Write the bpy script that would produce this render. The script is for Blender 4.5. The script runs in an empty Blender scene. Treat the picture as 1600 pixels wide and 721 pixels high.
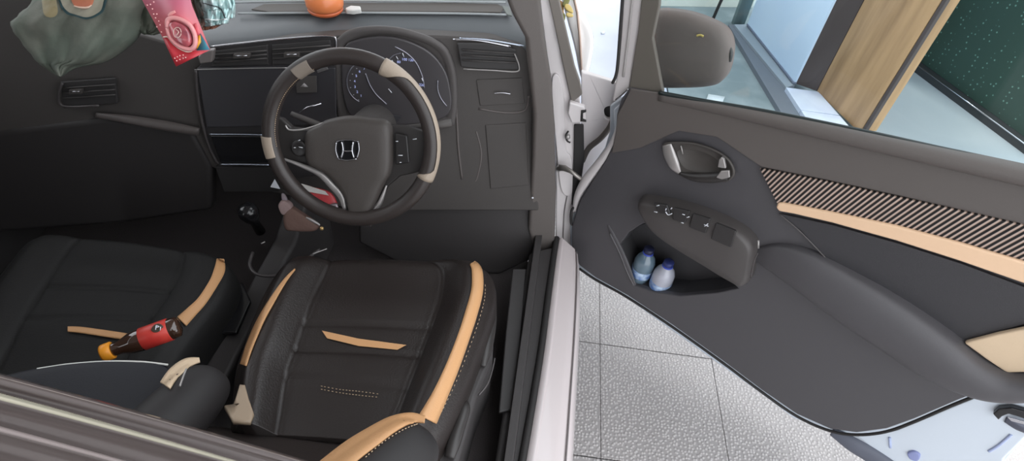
import bpy, bmesh, math, random
from mathutils import Vector, Matrix
from mathutils.bvhtree import BVHTree
random.seed(7)
V = Vector
COL = bpy.context.scene.collection

# ------------------------------------------------------------ camera model
f = 882.0
Fc = V((130, 860, -882)).normalized()
Uc = V((100, 890, 882)).normalized(); Uc = (Uc - Fc * Uc.dot(Fc)).normalized()
Rc = Fc.cross(Uc)                      # world axes written in camera coordinates
CAM = V((0, 0, 1.65))
def ray(x, y):
    d = V((x - 800, 360.5 - y, -f))
    return V((Rc.dot(d), Fc.dot(d), Uc.dot(d)))
M = Matrix((Rc, Fc, Uc))               # camera -> world
def proj(p):
    c = M.transposed() @ (V(p) - CAM)
    return (800 + f * c.x / -c.z, 360.5 - f * c.y / -c.z)
class Plane:
    def __init__(s, p, n):
        s.p = V(p); s.n = V(n).normalized()
        if s.n.dot(CAM - s.p) < 0: s.n = -s.n
    def at(s, x, y, off=0.0):
        d = ray(x, y); q = s.p + s.n * off
        return CAM + d * ((q - CAM).dot(s.n) / d.dot(s.n))
    def off(s, o): return Plane(s.p + s.n * o, s.n)
def ZP(z): return Plane((0, 0, z), (0, 0, 1))
def YP(y): return Plane((0, y, 0), (0, 1, 0))
def XP(x): return Plane((x, 0, 0), (1, 0, 0))

cd = bpy.data.cameras.new('camera'); cam = bpy.data.objects.new('camera', cd); COL.objects.link(cam)
cd.sensor_width = 36; cd.lens = 36 * f / 1600; cd.clip_start = 0.01; cd.clip_end = 200
cam.matrix_world = Matrix.Translation(CAM) @ M.to_4x4()
bpy.context.scene.camera = cam

# ------------------------------------------------------------ materials
def lin(c):
    r = []
    for v in c:
        v = v / 255.0
        r.append(v / 12.92 if v <= .04045 else ((v + .055) / 1.055) ** 2.4)
    return (*r, 1)
MATS = {}
def mat(name, c, rough=.5, metal=0.0, bump=None, spec=.5, coat=0.0, var=None, emit=None, sheen=0):
    if name in MATS: return MATS[name]
    m = bpy.data.materials.new(name); m.use_nodes = True; MATS[name] = m
    nt = m.node_tree; b = nt.nodes['Principled BSDF']
    b.inputs['Base Color'].default_value = lin(c); b.inputs['Roughness'].default_value = rough
    b.inputs['Metallic'].default_value = metal; b.inputs['Specular IOR Level'].default_value = spec
    b.inputs['Coat Weight'].default_value = coat; b.inputs['Sheen Weight'].default_value = sheen
    if emit:
        b.inputs['Emission Color'].default_value = lin(c); b.inputs['Emission Strength'].default_value = emit
    tc = nt.nodes.new('ShaderNodeTexCoord')
    if bump:
        n = nt.nodes.new('ShaderNodeTexNoise'); n.inputs['Scale'].default_value = bump[0]; n.inputs['Detail'].default_value = 4
        bp = nt.nodes.new('ShaderNodeBump'); bp.inputs['Strength'].default_value = bump[1]; bp.inputs['Distance'].default_value = .002
        nt.links.new(tc.outputs['Object'], n.inputs['Vector']); nt.links.new(n.outputs['Fac'], bp.inputs['Height'])
        nt.links.new(bp.outputs['Normal'], b.inputs['Normal'])
    if var:                            # (second colour, scale)
        n = nt.nodes.new('ShaderNodeTexNoise'); n.inputs['Scale'].default_value = var[1]; n.inputs['Detail'].default_value = 5
        r = nt.nodes.new('ShaderNodeValToRGB'); r.color_ramp.elements[0].position = .38; r.color_ramp.elements[1].position = .64
        r.color_ramp.elements[0].color = lin(c); r.color_ramp.elements[1].color = lin(var[0])
        nt.links.new(tc.outputs['Object'], n.inputs['Vector']); nt.links.new(n.outputs['Fac'], r.inputs['Fac'])
        nt.links.new(r.outputs['Color'], b.inputs['Base Color'])
    return m
def glassy(name, tint, gloss=.08, rough=.02):
    m = bpy.data.materials.new(name); m.use_nodes = True; nt = m.node_tree; nt.nodes.clear()
    o = nt.nodes.new('ShaderNodeOutputMaterial'); t = nt.nodes.new('ShaderNodeBsdfTransparent'); g = nt.nodes.new('ShaderNodeBsdfGlossy')
    mx = nt.nodes.new('ShaderNodeMixShader'); t.inputs['Color'].default_value = (*tint, 1); g.inputs['Roughness'].default_value = rough
    mx.inputs['Fac'].default_value = gloss
    nt.links.new(t.outputs[0], mx.inputs[1]); nt.links.new(g.outputs[0], mx.inputs[2]); nt.links.new(mx.outputs[0], o.inputs[0])
    return m

m_plastic = mat('black grained plastic', (69, 65, 63), .62, bump=(900, .25))  # lightened black; the haze over the dash is put into it
m_kick = mat('black lower trim plastic', (60, 57, 57), .55, bump=(700, .2))
m_dark = mat('dark recess plastic', (40, 38, 38), .6)
m_gloss = mat('gloss black plastic', (24, 24, 26), .2, coat=.2)
m_doorup = mat('soft door top plastic', (92, 86, 83), .55, bump=(800, .2))
m_door = mat('door trim plastic', (77, 75, 78), .5, bump=(1000, .25))
m_doorfab = mat('black door leather', (54, 53, 56), .5, bump=(500, .35))
m_white = mat('white car paint', (214, 208, 208), .3, coat=.6)
m_sill = mat('white sill paint', (208, 198, 198), .35, coat=.4)
m_bluewhite = mat('white door edge paint', (205, 214, 224), .3, coat=.5)
m_leather = mat('black seat leather', (37, 31, 29), .42, bump=(260, .35))
m_leatherm = mat('black smooth leather', (50, 44, 42), .38, bump=(400, .2))
m_beige = mat('beige seat leather', (200, 152, 106), .5, bump=(400, .25))
m_beige2 = mat('pale beige leather', (214, 190, 160), .5, bump=(400, .25))
m_tan = mat('tan wheel leather', (156, 142, 127), .45, bump=(500, .25))
m_chrome = mat('satin chrome', (200, 200, 205), .22, 1.0)
m_silver = mat('matte silver paint', (172, 168, 166), .36, .55)
m_rubber = mat('black rubber seal', (40, 38, 38), .7)
m_dash = mat('grey dash top', (98, 102, 105), .45, bump=(900, .2))
m_carpet = mat('black carpet', (62, 57, 57), .95, bump=(300, .8))  # lightened black, standing for haze over the dark floor
m_screen = mat('dark touch screen glass', (58, 57, 60), .3, coat=.1)  # haze over the screen is put into this lighter tone
m_print = mat('white print', (225, 228, 235), .5)
m_blueprint = mat('blue white gauge print', (190, 200, 255), .5, emit=.15)
m_stitch = mat('pale stitching', (190, 165, 135), .7)

# ------------------------------------------------------------ object helpers
BASE = {}
def thing(name, label, cat, loc=(0, 0, 0), group=None, kind=None):
    o = bpy.data.objects.new(name, None); COL.objects.link(o); o.location = loc; o.empty_display_size = .05
    BASE[o] = V(loc); o['label'] = label; o['category'] = cat
    if group: o['group'] = group
    if kind: o['kind'] = kind
    return o
def tag(o, label, cat, group=None):
    o['label'] = label; o['category'] = cat
    if group: o['group'] = group
    return o
def link(name, bm, m, parent=None, smooth=True, bevel=0, label=None, kind=None, segs=2, normals=True):
    if normals: bmesh.ops.recalc_face_normals(bm, faces=bm.faces)
    if parent is not None: base = BASE[parent]
    else:
        vs = [v.co for v in bm.verts]
        base = V(((min(v.x for v in vs) + max(v.x for v in vs)) / 2, (min(v.y for v in vs) + max(v.y for v in vs)) / 2, min(v.z for v in vs)))
    for v in bm.verts: v.co -= base
    me = bpy.data.meshes.new(name); bm.to_mesh(me); bm.free()
    for mm in (m if isinstance(m, (list, tuple)) else [m]): me.materials.append(mm)
    if smooth: me.shade_smooth()
    o = bpy.data.objects.new(name, me); COL.objects.link(o); BASE[o] = base
    if parent is not None: o.parent = parent
    else: o.location = base
    if bevel:
        b = o.modifiers.new('bevel', 'BEVEL'); b.width = bevel; b.segments = segs; b.limit_method = 'ANGLE'; b.angle_limit = math.radians(35)
        b.harden_normals = True
    if label: o['label'] = label
    if kind: o['kind'] = kind
    return o
def spline(pts, n=6, closed=False):
    P = [V(p) for p in pts]; N = len(P); out = []
    for i in range(N if closed else N - 1):
        if closed: a, b, c, d = P[i - 1], P[i], P[(i + 1) % N], P[(i + 2) % N]
        else: a, b, c, d = P[max(i - 1, 0)], P[i], P[i + 1], P[min(i + 2, N - 1)]
        for k in range(n):
            t = k / n
            out.append(.5 * ((2 * b) + (c - a) * t + (2 * a - 5 * b + 4 * c - d) * t * t + (3 * b - a - 3 * c + d) * t ** 3))
    if not closed: out.append(P[-1])
    return out
def sp2(px, n=5, closed=False):        # spline over pixel points, any number of values each
    P = [V((*p, 0)) if len(p) == 2 else V(p) for p in px]
    return spline(P, n, closed)
def plate(name, px, pl, thick, m, parent=None, bevel=.0015, sm=False, off=0, hole=None, smh=True, **k):
    """prism whose front face is the outline on a real plane"""
    bm = bmesh.new(); pts = sp2(px, 5, True) if sm else [V((*p, 0)) for p in px]
    w = [pl.at(p.x, p.y, off) for p in pts]
    vs = [bm.verts.new(p) for p in w]
    if hole:
        hp = sp2(hole, 5, True) if smh else [V((*p, 0)) for p in hole]
        hv = [bm.verts.new(pl.at(p.x, p.y, off)) for p in hp]
        es = [bm.edges.new((L[i], L[(i + 1) % len(L)])) for L in (vs, hv) for i in range(len(L))]
        r = bmesh.ops.triangle_fill(bm, use_beauty=True, use_dissolve=False, edges=es, normal=pl.n)
        faces = [g for g in r['geom'] if isinstance(g, bmesh.types.BMFace)]
    else: faces = [bm.faces.new(vs)]
    e = bmesh.ops.extrude_face_region(bm, geom=faces)
    for g in e['geom']:
        if isinstance(g, bmesh.types.BMVert): g.co -= pl.n * thick
    return link(name, bm, m, parent, bevel=bevel, **k)
def wplate(name, pts, thickvec, m, parent=None, bevel=.002, **k):
    bm = bmesh.new(); vs = [bm.verts.new(p) for p in pts]; fc = bm.faces.new(vs)
    e = bmesh.ops.extrude_face_region(bm, geom=[fc])
    for g in e['geom']:
        if isinstance(g, bmesh.types.BMVert): g.co += V(thickvec)
    return link(name, bm, m, parent, bevel=bevel, **k)
def pillow(name, px, pl, h, m, parent=None, sm=True, off=0, prof=((0, 0), (.02, .45), (.06, .75), (.14, .93), (.3, 1), (.65, 1.03)), back=.004, n=5, **k):
    """domed pad over an outline; the centre is the outline's centroid"""
    pts = sp2(px, n, True) if sm else [V((*p, 0)) for p in px]
    w = [pl.at(p.x, p.y, off) for p in pts]; c = sum(w, V()) / len(w)
    bm = bmesh.new(); rings = [[bm.verts.new(q - pl.n * back) for q in w]]
    for s, hh in prof: rings.append([bm.verts.new(q.lerp(c, s) + pl.n * h * hh) for q in w])
    for a, b in zip(rings, rings[1:]):
        for i in range(len(w)): bm.faces.new((a[i], a[(i + 1) % len(w)], b[(i + 1) % len(w)], b[i]))
    cv = bm.verts.new(c + pl.n * h * prof[-1][1])
    for i in range(len(w)): bm.faces.new((rings[-1][i], rings[-1][(i + 1) % len(w)], cv))
    bm.faces.new(rings[0])
    return link(name, bm, m, parent, **k)
def addtube(bm, pts, r, seg=10, cap=True):
    rings = []; n = len(pts); up = None
    for i, p in enumerate(pts):
        t = (pts[min(i + 1, n - 1)] - pts[max(i - 1, 0)]).normalized()
        if up is None: up = t.orthogonal().normalized()
        up = (up - t * up.dot(t)).normalized(); s = t.cross(up); rr = r[i] if isinstance(r, (list, tuple)) else r
        rings.append([bm.verts.new(p + (up * math.cos(a) + s * math.sin(a)) * rr) for a in [2 * math.pi * j / seg for j in range(seg)]])
    for a, b in zip(rings, rings[1:]):
        for j in range(seg): bm.faces.new((a[j], a[(j + 1) % seg], b[(j + 1) % seg], b[j]))
    if cap: bm.faces.new(rings[0]); bm.faces.new(rings[-1])
def tube(name, pts, r, m, parent=None, seg=10, **k):
    bm = bmesh.new(); addtube(bm, [V(p) for p in pts], r, seg); return link(name, bm, m, parent, **k)
def ptube(name, px, pl, r, m, parent=None, off=0, n=5, **k):
    return tube(name, [pl.at(p.x, p.y, off) for p in sp2(px, n)], r, m, parent, **k)
def grid(bm, rows, closed=False):
    R = [[bm.verts.new(p) for p in row] for row in rows]
    for a, b in zip(R, R[1:]):
        for j in range(len(a) - (0 if closed else 1)): bm.faces.new((a[j], a[(j + 1) % len(a)], b[(j + 1) % len(a)], b[j]))
    return R
def sheet(name, rows, m, parent=None, thick=.01, closed=False, **k):
    bm = bmesh.new(); grid(bm, rows, closed); o = link(name, bm, m, parent, **k)
    if thick:
        s = o.modifiers.new('solid', 'SOLIDIFY'); s.thickness = thick; s.offset = 0
    return o
def ridge(name, px, pl, m, parent=None, off=0, seg=12, n=6, power=.8, **k):
    """raised soft rib on a plane: rows are (x, y, half width px, height m)"""
    P = spline([V((a[0], a[1], 0)) for a in px], n); Q = spline([V((a[2], a[3] * 1000, 0)) for a in px], n)
    rows = []
    for i, p in enumerate(P):
        t = (P[min(i + 1, len(P) - 1)] - P[max(i - 1, 0)]).normalized(); s = V((-t.y, t.x, 0)) * Q[i].x
        A = pl.at(p.x + s.x, p.y + s.y, off); B = pl.at(p.x - s.x, p.y - s.y, off); h = Q[i].y / 1000
        row = []
        for j in range(seg + 1):
            a = math.pi * j / seg
            row.append(A.lerp(B, .5 - .5 * math.cos(a)) + pl.n * h * math.sin(a) ** power)
        rows.append(row)
    bm = bmesh.new(); R = grid(bm, rows)
    bm.faces.new(R[0]); bm.faces.new(R[-1])
    return link(name, bm, m, parent, **k)
def lathe(name, prof, base, axis, m, parent=None, seg=28, **k):
    ax = V(axis).normalized(); u = ax.orthogonal().normalized(); v = ax.cross(u); bm = bmesh.new(); rows = []
    for r, h in prof: rows.append([V(base) + ax * h + (u * math.cos(2 * math.pi * j / seg) + v * math.sin(2 * math.pi * j / seg)) * max(r, .0002) for j in range(seg)])
    R = grid(bm, rows, True); bm.faces.new(R[0]); bm.faces.new(R[-1])
    return link(name, bm, m, parent, **k)
def bvh(o):
    mw = V(BASE[o]) if o.parent is None else V(BASE[o])
    me = o.data; return BVHTree.FromPolygons([v.co + mw for v in me.vertices], [tuple(p.vertices) for p in me.polygons])
def cast(trees, x, y, fallback):
    d = ray(x, y).normalized(); best = None
    for t in trees:
        h = t.ray_cast(CAM, d)
        if h[0] is not None and (best is None or h[3] < best[1]): best = (h[0], h[3])
    return best[0] if best else fallback.at(x, y)
def band(name, px, trees, fb, m, parent, lift=.003, n=8, cross=4, **k):
    """strip of leather laid on a real surface: rows are (x, y, width px)"""
    P = spline([V(p) for p in px], n); rows = []
    for i, p in enumerate(P):
        t = (P[min(i + 1, len(P) - 1)] - P[max(i - 1, 0)]); t.z = 0; t.normalize(); s = V((-t.y, t.x, 0)) * p.z / 2
        row = []
        for j in range(cross + 1):
            q = p + s * (2 * j / cross - 1); w = cast(trees, q.x, q.y, fb)
            row.append(w + (CAM - w).normalized() * lift)
        rows.append(row)
    return sheet(name, rows, m, parent, thick=.003, **k)
def draped(name, px, trees, fb, m, parent, lift=.006, rings=6, sm=True, **k):
    P = sp2(px, 5, True) if sm else [V((*a, 0)).lerp(V((*b, 0)), t_ / 6) for a, b in zip(px, px[1:] + px[:1]) for t_ in range(6)]; c = sum(P, V()) / len(P); bm = bmesh.new(); R = []
    for r_i in range(rings):
        s_ = 1 - r_i / rings; row = []
        for p in P:
            q = c.lerp(p, s_); w = cast(trees, q.x, q.y, fb); row.append(bm.verts.new(w + (CAM - w).normalized() * lift))
        R.append(row)
    w = cast(trees, c.x, c.y, fb); cv = bm.verts.new(w + (CAM - w).normalized() * lift)
    for a, b in zip(R, R[1:]):
        for i in range(len(P)): bm.faces.new((a[i], a[(i + 1) % len(P)], b[(i + 1) % len(P)], b[i]))
    for i in range(len(P)): bm.faces.new((R[-1][i], R[-1][(i + 1) % len(P)], cv))
    return link(name, bm, m, parent, **k)
def text(name, s, pos, n, up, size, m, parent=None, ext=.0003, **k):
    cu = bpy.data.curves.new(name, 'FONT'); cu.body = s; cu.size = size; cu.align_x = 'CENTER'; cu.align_y = 'CENTER'; cu.extrude = ext
    o = bpy.data.objects.new('tmp', cu); COL.objects.link(o); dg = bpy.context.evaluated_depsgraph_get()
    me = bpy.data.meshes.new_from_object(o.evaluated_get(dg)); bpy.data.objects.remove(o)
    n = V(n).normalized(); up = (V(up) - n * V(up).dot(n)).normalized(); r = up.cross(n)
    T = Matrix((r, up, n)).transposed(); bm = bmesh.new(); bm.from_mesh(me); bpy.data.meshes.remove(me)
    for v in bm.verts: v.co = T @ v.co + V(pos)
    return link(name, bm, m, parent, smooth=False, normals=False, **k)

# ============================================================ GROUND + YARD
def tile_mat():
    m = bpy.data.materials.new('pebbled concrete tile'); m.use_nodes = True; nt = m.node_tree; b = nt.nodes['Principled BSDF']
    N = nt.nodes.new; L = nt.links.new
    tc = N('ShaderNodeTexCoord'); vo = N('ShaderNodeTexVoronoi'); vo.voronoi_dimensions = '2D'; vo.inputs['Scale'].default_value = 88; vo.inputs['Randomness'].default_value = .75
    L(tc.outputs['Object'], vo.inputs['Vector'])
    r = N('ShaderNodeValToRGB'); r.color_ramp.elements[0].position = .12; r.color_ramp.elements[0].color = (1, 1, 1, 1)
    r.color_ramp.elements[1].position = .46; r.color_ramp.elements[1].color = (0, 0, 0, 1); L(vo.outputs['Distance'], r.inputs['Fac'])
    no = N('ShaderNodeTexNoise'); no.inputs['Scale'].default_value = 3.5; no.inputs['Detail'].default_value = 6; L(tc.outputs['Object'], no.inputs['Vector'])
    c1 = N('ShaderNodeMix'); c1.data_type = 'RGBA'; c1.inputs[6].default_value = lin((172, 168, 167)); c1.inputs[7].default_value = lin((200, 196, 195)); L(no.outputs['Fac'], c1.inputs[0])
    mm = N('ShaderNodeMix'); mm.data_type = 'RGBA'; mm.blend_type = 'MULTIPLY'; mm.inputs[0].default_value = 1
    rr = N('ShaderNodeMapRange'); rr.inputs[3].default_value = .74; rr.inputs[4].default_value = 1.08; L(r.outputs['Color'], rr.inputs[0])
    L(c1.outputs[2], mm.inputs[6]); L(rr.outputs[0], mm.inputs[7]); L(mm.outputs[2], b.inputs['Base Color'])
    bp = N('ShaderNodeBump'); bp.inputs['Distance'].default_value = .0035; bp.inputs['Strength'].default_value = .6; L(r.outputs['Color'], bp.inputs['Height']); L(bp.outputs['Normal'], b.inputs['Normal'])
    b.inputs['Roughness'].default_value = .33
    return m
m_tile = tile_mat()
def boxw(name, x0, x1, y0, y1, z0, z1, m, parent=None, bevel=.002, **k):
    bm = bmesh.new(); bmesh.ops.create_cube(bm, size=1)
    for v in bm.verts: v.co = V(((x0 + x1) / 2 + v.co.x * (x1 - x0), (y0 + y1) / 2 + v.co.y * (y1 - y0), (z0 + z1) / 2 + v.co.z * (z1 - z0)))
    return link(name, bm, m, parent, bevel=bevel, **k)
# pebbled 40 cm paving, one mesh with its joints
bm = bmesh.new(); xs = [-2.83 + .392 * i for i in range(11)]; ys = [-.86 + .41 * i for i in range(8)]; g = .0018
for i in range(len(xs) - 1):
    for j in range(len(ys) - 1):
        c = bmesh.ops.create_cube(bm, size=1)['verts']
        dz = random.uniform(-.0006, .0006)
        for v in c: v.co = V(((xs[i] + xs[i + 1]) / 2 + .0 + v.co.x * (xs[i + 1] - xs[i] - .8 * g), (ys[j] + ys[j + 1]) / 2 + v.co.y * (ys[j + 1] - ys[j] - 2 * g), -.02 + v.co.z * .04 + dz))
# shift so joints land at x=.321,.713 and y=.758,1.168
for v in bm.verts: v.co.x += .321 - (-2.83 + .392 * 8); v.co.y += .758 - (-.86 + .41 * 4)
fl = link('floor', bm, m_tile, None, bevel=.0015, kind='structure')
boxw('trim_2', -4, 5.5, -3, 9, -.09, -.041, mat('grout', (96, 92, 92), .9), kind='structure')
m_pale = mat('pale smooth paving', (206, 212, 226), .45, var=((196, 202, 218), 3))
m_conc = mat('rough grey driveway concrete', (128, 142, 146), .85, bump=(40, .6), var=((152, 164, 168), 5))
o = boxw('trim_3', -4, .72, 2.02, 9, -.04, .004, m_pale, kind='structure'); tag(o, 'pale bluish paving in front of the car seen past the pillar', 'paving')
o = boxw('trim_4', .73, 4.6, 1.35, 9, -.04, 0.0, m_conc, kind='structure'); tag(o, 'rough grey concrete driveway seen through the door window', 'driveway')
boxw('trim_5', .9, 4.5, -2, 1.34, -.04, -.001, m_tile, kind='structure')
G = ZP(0); G1 = ZP(.02)
# kerb strips along the blue-white wall
o = plate('trim_6', [(1138, 38), (1163, 38), (1268, 188), (1308, 245), (1256, 245), (1222, 178)], ZP(.03), .05, mat('grey kerb', (112, 118, 128), .8, bump=(60, .4)), kind='structure')
o = plate('trim_7', [(1147, 38), (1167, 38), (1243, 132), (1229, 137)], ZP(.045), .06, mat('light kerb', (150, 160, 170), .7, bump=(60, .3)), kind='structure')
# white tiles at the pillar foot: each tile its own slab
m_wt = mat('white glazed tile', (216, 226, 244), .25, var=((206, 216, 238), 8))
A, B, C, D = V((1228, 136, 0)), V((1279, 143, 0)), V((1345, 218, 0)), V((1275, 208, 0))
for k in range(2):
    t0, t1 = k / 2 + .006, (k + 1) / 2 - .006
    q = [A.lerp(D, t0), B.lerp(C, t0), B.lerp(C, t1), A.lerp(D, t1)]
    o = plate('floor_tile', [(p.x, p.y) for p in q], ZP(.055), .045, m_wt, label='white glazed floor tile at the foot of the brown column, ' + ('farther one' if k == 0 else 'nearer one'))
    o['category'] = 'tile'
# blue-white wall: vertical panel standing on the kerb
def vwall(name, p0, p1, h, z0, th, m, **k):
    a = ZP(z0).at(*p0); b = ZP(z0).at(*p1); d = (b - a).normalized(); nn = V((d.y, -d.x, 0))
    if nn.dot(CAM - a) < 0: nn = -nn
    return wplate(name, [a, b, b + V((0, 0, h)), a + V((0, 0, h))], -nn * th, m, **k)
m_bw = mat('pale blue painted wall', (212, 232, 252), .5, var=((204, 226, 250), 2))
vwall('wall_right', (1167, 39), (1240, 131), 2.6, .05, .12, m_bw, kind='structure')
vwall('baseboard_right', (1166, 39), (1239, 131.5), .012, .05, .02, mat('wall foot line', (120, 130, 150), .7), kind='structure')
# brown wooden column with dark side
m_wood = bpy.data.materials.new('varnished brown wood'); m_wood.use_nodes = True
nt = m_wood.node_tree; b_ = nt.nodes['Principled BSDF']; tc = nt.nodes.new('ShaderNodeTexCoord'); mp = nt.nodes.new('ShaderNodeMapping'); mp.inputs['Scale'].default_value = (9, 9, .9)
nz = nt.nodes.new('ShaderNodeTexNoise'); nz.inputs['Scale'].default_value = 1.6; nz.inputs['Detail'].default_value = 8; cr = nt.nodes.new('ShaderNodeValToRGB')
cr.color_ramp.elements[0].position = .3; cr.color_ramp.elements[0].color = lin((142, 110, 76)); cr.color_ramp.elements[1].position = .7; cr.color_ramp.elements[1].color = lin((192, 154, 112))
nt.links.new(tc.outputs['Object'], mp.inputs[0]); nt.links.new(mp.outputs[0], nz.inputs[0]); nt.links.new(nz.outputs['Fac'], cr.inputs[0]); nt.links.new(cr.outputs[0], b_.inputs['Base Color']); b_.inputs['Roughness'].default_value = .45
P0, P1, P2 = ZP(.05).at(1243, 131), ZP(.05).at(1276, 143), ZP(.05).at(1357, 222)
P2 = P1 + (P2 - P1) * .84
col = thing('wooden_column', 'brown varnished wooden column with a dark side, standing behind white floor tiles', 'column', ((P1.x + P2.x) / 2, (P1.y + P2.y) / 2, .05))
e1 = (P2 - P1).normalized(); nn = V((-e1.y, e1.x, 0)); nn = nn if nn.dot(P1 - CAM) > 0 else -nn
wplate('face_board', [P1, P2, P2 + V((0, 0, 2.6)), P1 + V((0, 0, 2.6))], nn * .10, m_wood, col, label='brown varnished face board')
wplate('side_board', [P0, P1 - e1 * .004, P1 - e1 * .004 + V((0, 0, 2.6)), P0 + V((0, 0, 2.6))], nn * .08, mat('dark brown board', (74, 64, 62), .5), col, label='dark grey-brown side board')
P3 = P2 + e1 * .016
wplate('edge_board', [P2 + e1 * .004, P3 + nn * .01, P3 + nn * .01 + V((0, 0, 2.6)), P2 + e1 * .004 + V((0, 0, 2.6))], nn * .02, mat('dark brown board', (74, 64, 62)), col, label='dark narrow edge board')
# porch floor beyond
m_porch = mat('pale porch tile', (176, 184, 188), .4, var=((166, 176, 182), 2))
o = plate('trim_8', [(1352, 232), (1378, 165), (1422, 104), (1450, 112), (1720, 300), (1720, 420), (1352, 300)], ZP(.06), .055, m_porch, kind='structure')
# shadow between column and green screen, painted as a dark brown wall
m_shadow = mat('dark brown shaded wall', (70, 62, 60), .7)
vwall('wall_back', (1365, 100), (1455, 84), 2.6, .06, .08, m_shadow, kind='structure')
# green mesh screen with its dark foot rail
a = ZP(.1).at(1434, 94); b = ZP(.1).at(1640, 243); d = (b - a).normalized(); nn = V((d.y, -d.x, 0)); nn = nn if nn.dot(CAM - a) > 0 else -nn
scr = thing('green_screen', 'dark green woven shade screen with pale flecks on a dark foot rail, far right', 'screen', (a + b) / 2 - V((0, 0, .1)))
m_green = bpy.data.materials.new('flecked green mesh'); m_green.use_nodes = True; nt = m_green.node_tree; b_ = nt.nodes['Principled BSDF']
tc = nt.nodes.new('ShaderNodeTexCoord'); vo = nt.nodes.new('ShaderNodeTexVoronoi'); vo.inputs['Scale'].default_value = 34; vo.inputs['Randomness'].default_value = .5
cr = nt.nodes.new('ShaderNodeValToRGB'); cr.color_ramp.elements[0].position = .10; cr.color_ramp.elements[0].color = lin((120, 160, 145)); cr.color_ramp.elements[1].position = .2; cr.color_ramp.elements[1].color = lin((52, 78, 68))
nt.links.new(tc.outputs['Object'], vo.inputs[0]); nt.links.new(vo.outputs['Distance'], cr.inputs[0]); nt.links.new(cr.outputs[0], b_.inputs['Base Color']); b_.inputs['Roughness'].default_value = .7
wplate('mesh_sheet', [a, b, b + V((0, 0, 2.5)), a + V((0, 0, 2.5))], -nn * .01, m_green, scr)
a2, b2 = a + nn * .06 - V((0, 0, .1)), b + nn * .06 - V((0, 0, .1))
wplate('foot_rail', [a2, b2, b2 + V((0, 0, .1)), a2 + V((0, 0, .1))], -nn * .07, mat('dark rail', (50, 52, 54), .5), scr, label='dark foot rail')
tube('edge_wire', [a + nn * .062 + V((0, 0, .004)), b + nn * .062 + V((0, 0, .004))], .004, m_chrome, scr, seg=6)
# far white wall, metal post, cable, paper
o = vwall('wall_front', (980, 9), (1175, 12), 2.4, 0, .1, mat('far cream wall', (232, 234, 224), .6), kind='structure')
p = G.at(1152, 39)
post = lathe('metal_post', [(.05, 0), (.05, 2.4)], p, (0, 0, 1), mat('grey green steel', (140, 160, 162), .4, .3), seg=4)
tag(post, 'square grey steel post standing beside the pale blue wall', 'post')
q = [G.at(1114, 30), G.at(1114, 30) + V((.03, 0, .25)), G.at(1114, 30) + V((.16, .02, .9)), G.at(1114, 30) + V((.3, .05, 1.6))]
tag(tube('hanging_cable', spline(q, 5), .011, m_rubber, seg=6), 'thin dark cable slanting up beside the steel post, beyond the mirror', 'cable')
o = plate('paper_sheet', [(1107, 147), (1133, 151), (1128, 162), (1103, 157)], ZP(.006), .003, mat('white paper', (228, 236, 240), .7), bevel=0)
tag(o, 'small white paper lying on the driveway below the mirror', 'paper')
o = plate('paper_scrap', [(939, 49), (945, 48.5), (945, 51.5), (939, 52)], ZP(.012), .006, mat('white paper', (240, 240, 240)), bevel=0)
tag(o, 'tiny white scrap on the pale paving beyond the pillar', 'scrap')

# unseen wall and roof slabs added to block sky light from the car
m_skyblock = mat('sky block plaster', (120, 116, 110), .9, var=((108, 104, 98), 2))
boxw('sky_block_left', -2.6, -2.45, -3, 6, -.04, 1.3, m_skyblock, kind='structure')
boxw('sky_block_top', -2.6, .3, -3, 6, 2.96, 3.05, m_skyblock, kind='structure')

# ============================================================ CAR BODY
body = thing('car', 'white car with its driver door open and a black interior', 'car', (-.3, .9, .15))
# sill: lofted strip
st = [(872, 372, 904, 402), (866, 410, 906, 432), (858, 470, 905, 490), (849, 540, 902, 560), (838, 610, 898, 630), (826, 680, 895, 690), (812, 760, 890, 770)]
stp = spline([V((a, b, 0)) for a, b, c, d in st], 5); stq = spline([V((c, d, 0)) for a, b, c, d in st], 5)
rows = []
ZS = [(0, .415), (.18, .43), (.22, .424), (.26, .424), (.6, .412), (.78, .405), (.82, .395), (.86, .398), (.93, .39), (1, .37)]
for p, q in zip(stp, stq):
    A = ZP(.42).at(p.x, p.y); B = ZP(.38).at(q.x, q.y); row = [V((A.x - .01, A.y, .2))]
    for t, z in ZS: w = A.lerp(B, t); w.z = z; row.append(w)
    row += [V((B.x + .008, B.y, .34)), V((B.x, B.y, .2)), V((B.x - .03, B.y, .16))]
    rows.append(row)
rows.append([v + V((0, -.6, 0)) for v in rows[-1]])
bm = bmesh.new(); R = grid(bm, rows); link('door_sill', bm, m_sill, body, bevel=0)
# dark rubber line at inner edge of the sill
tube('sill_seal', [r[1] + V((-.004, 0, .004)) for r in rows], .009, m_rubber, body, seg=8)
tube('sill_line', [r[8] + V((0, 0, .0)) for r in rows], .0022, mat('seam line grey', (120, 114, 114)), body, seg=6)
# hinge pillar and A pillar (outer white)
HY = Plane((.1, 1.30, .4), (0, -1, .12))
plate('hinge_pillar', [(838, -40), (858, -40), (872, 30), (890, 90), (898, 130), (906, 150), (908, 250), (903, 300), (905, 415), (866, 415), (868, 380), (869, 300), (867, 200), (857, 110), (848, 40)], HY, .05, m_white, body, bevel=.004)
plate('pillar_lip', [(862, 130), (874, 120), (882, 160), (884, 230), (893, 250), (895, 300), (878, 300), (870, 240)], HY, .01, m_white, body, bevel=.006, off=.008, sm=True)
# window-frame seal strip running up the A pillar
plate('pillar_seal', [(848, -40), (864, -40), (884, 45), (898, 105), (906, 128), (910, 148), (893, 162), (888, 140), (878, 95), (864, 30)], HY, .02, mat('greyish seal', (112, 106, 100), .6), body, bevel=.003, off=.012)
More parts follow.
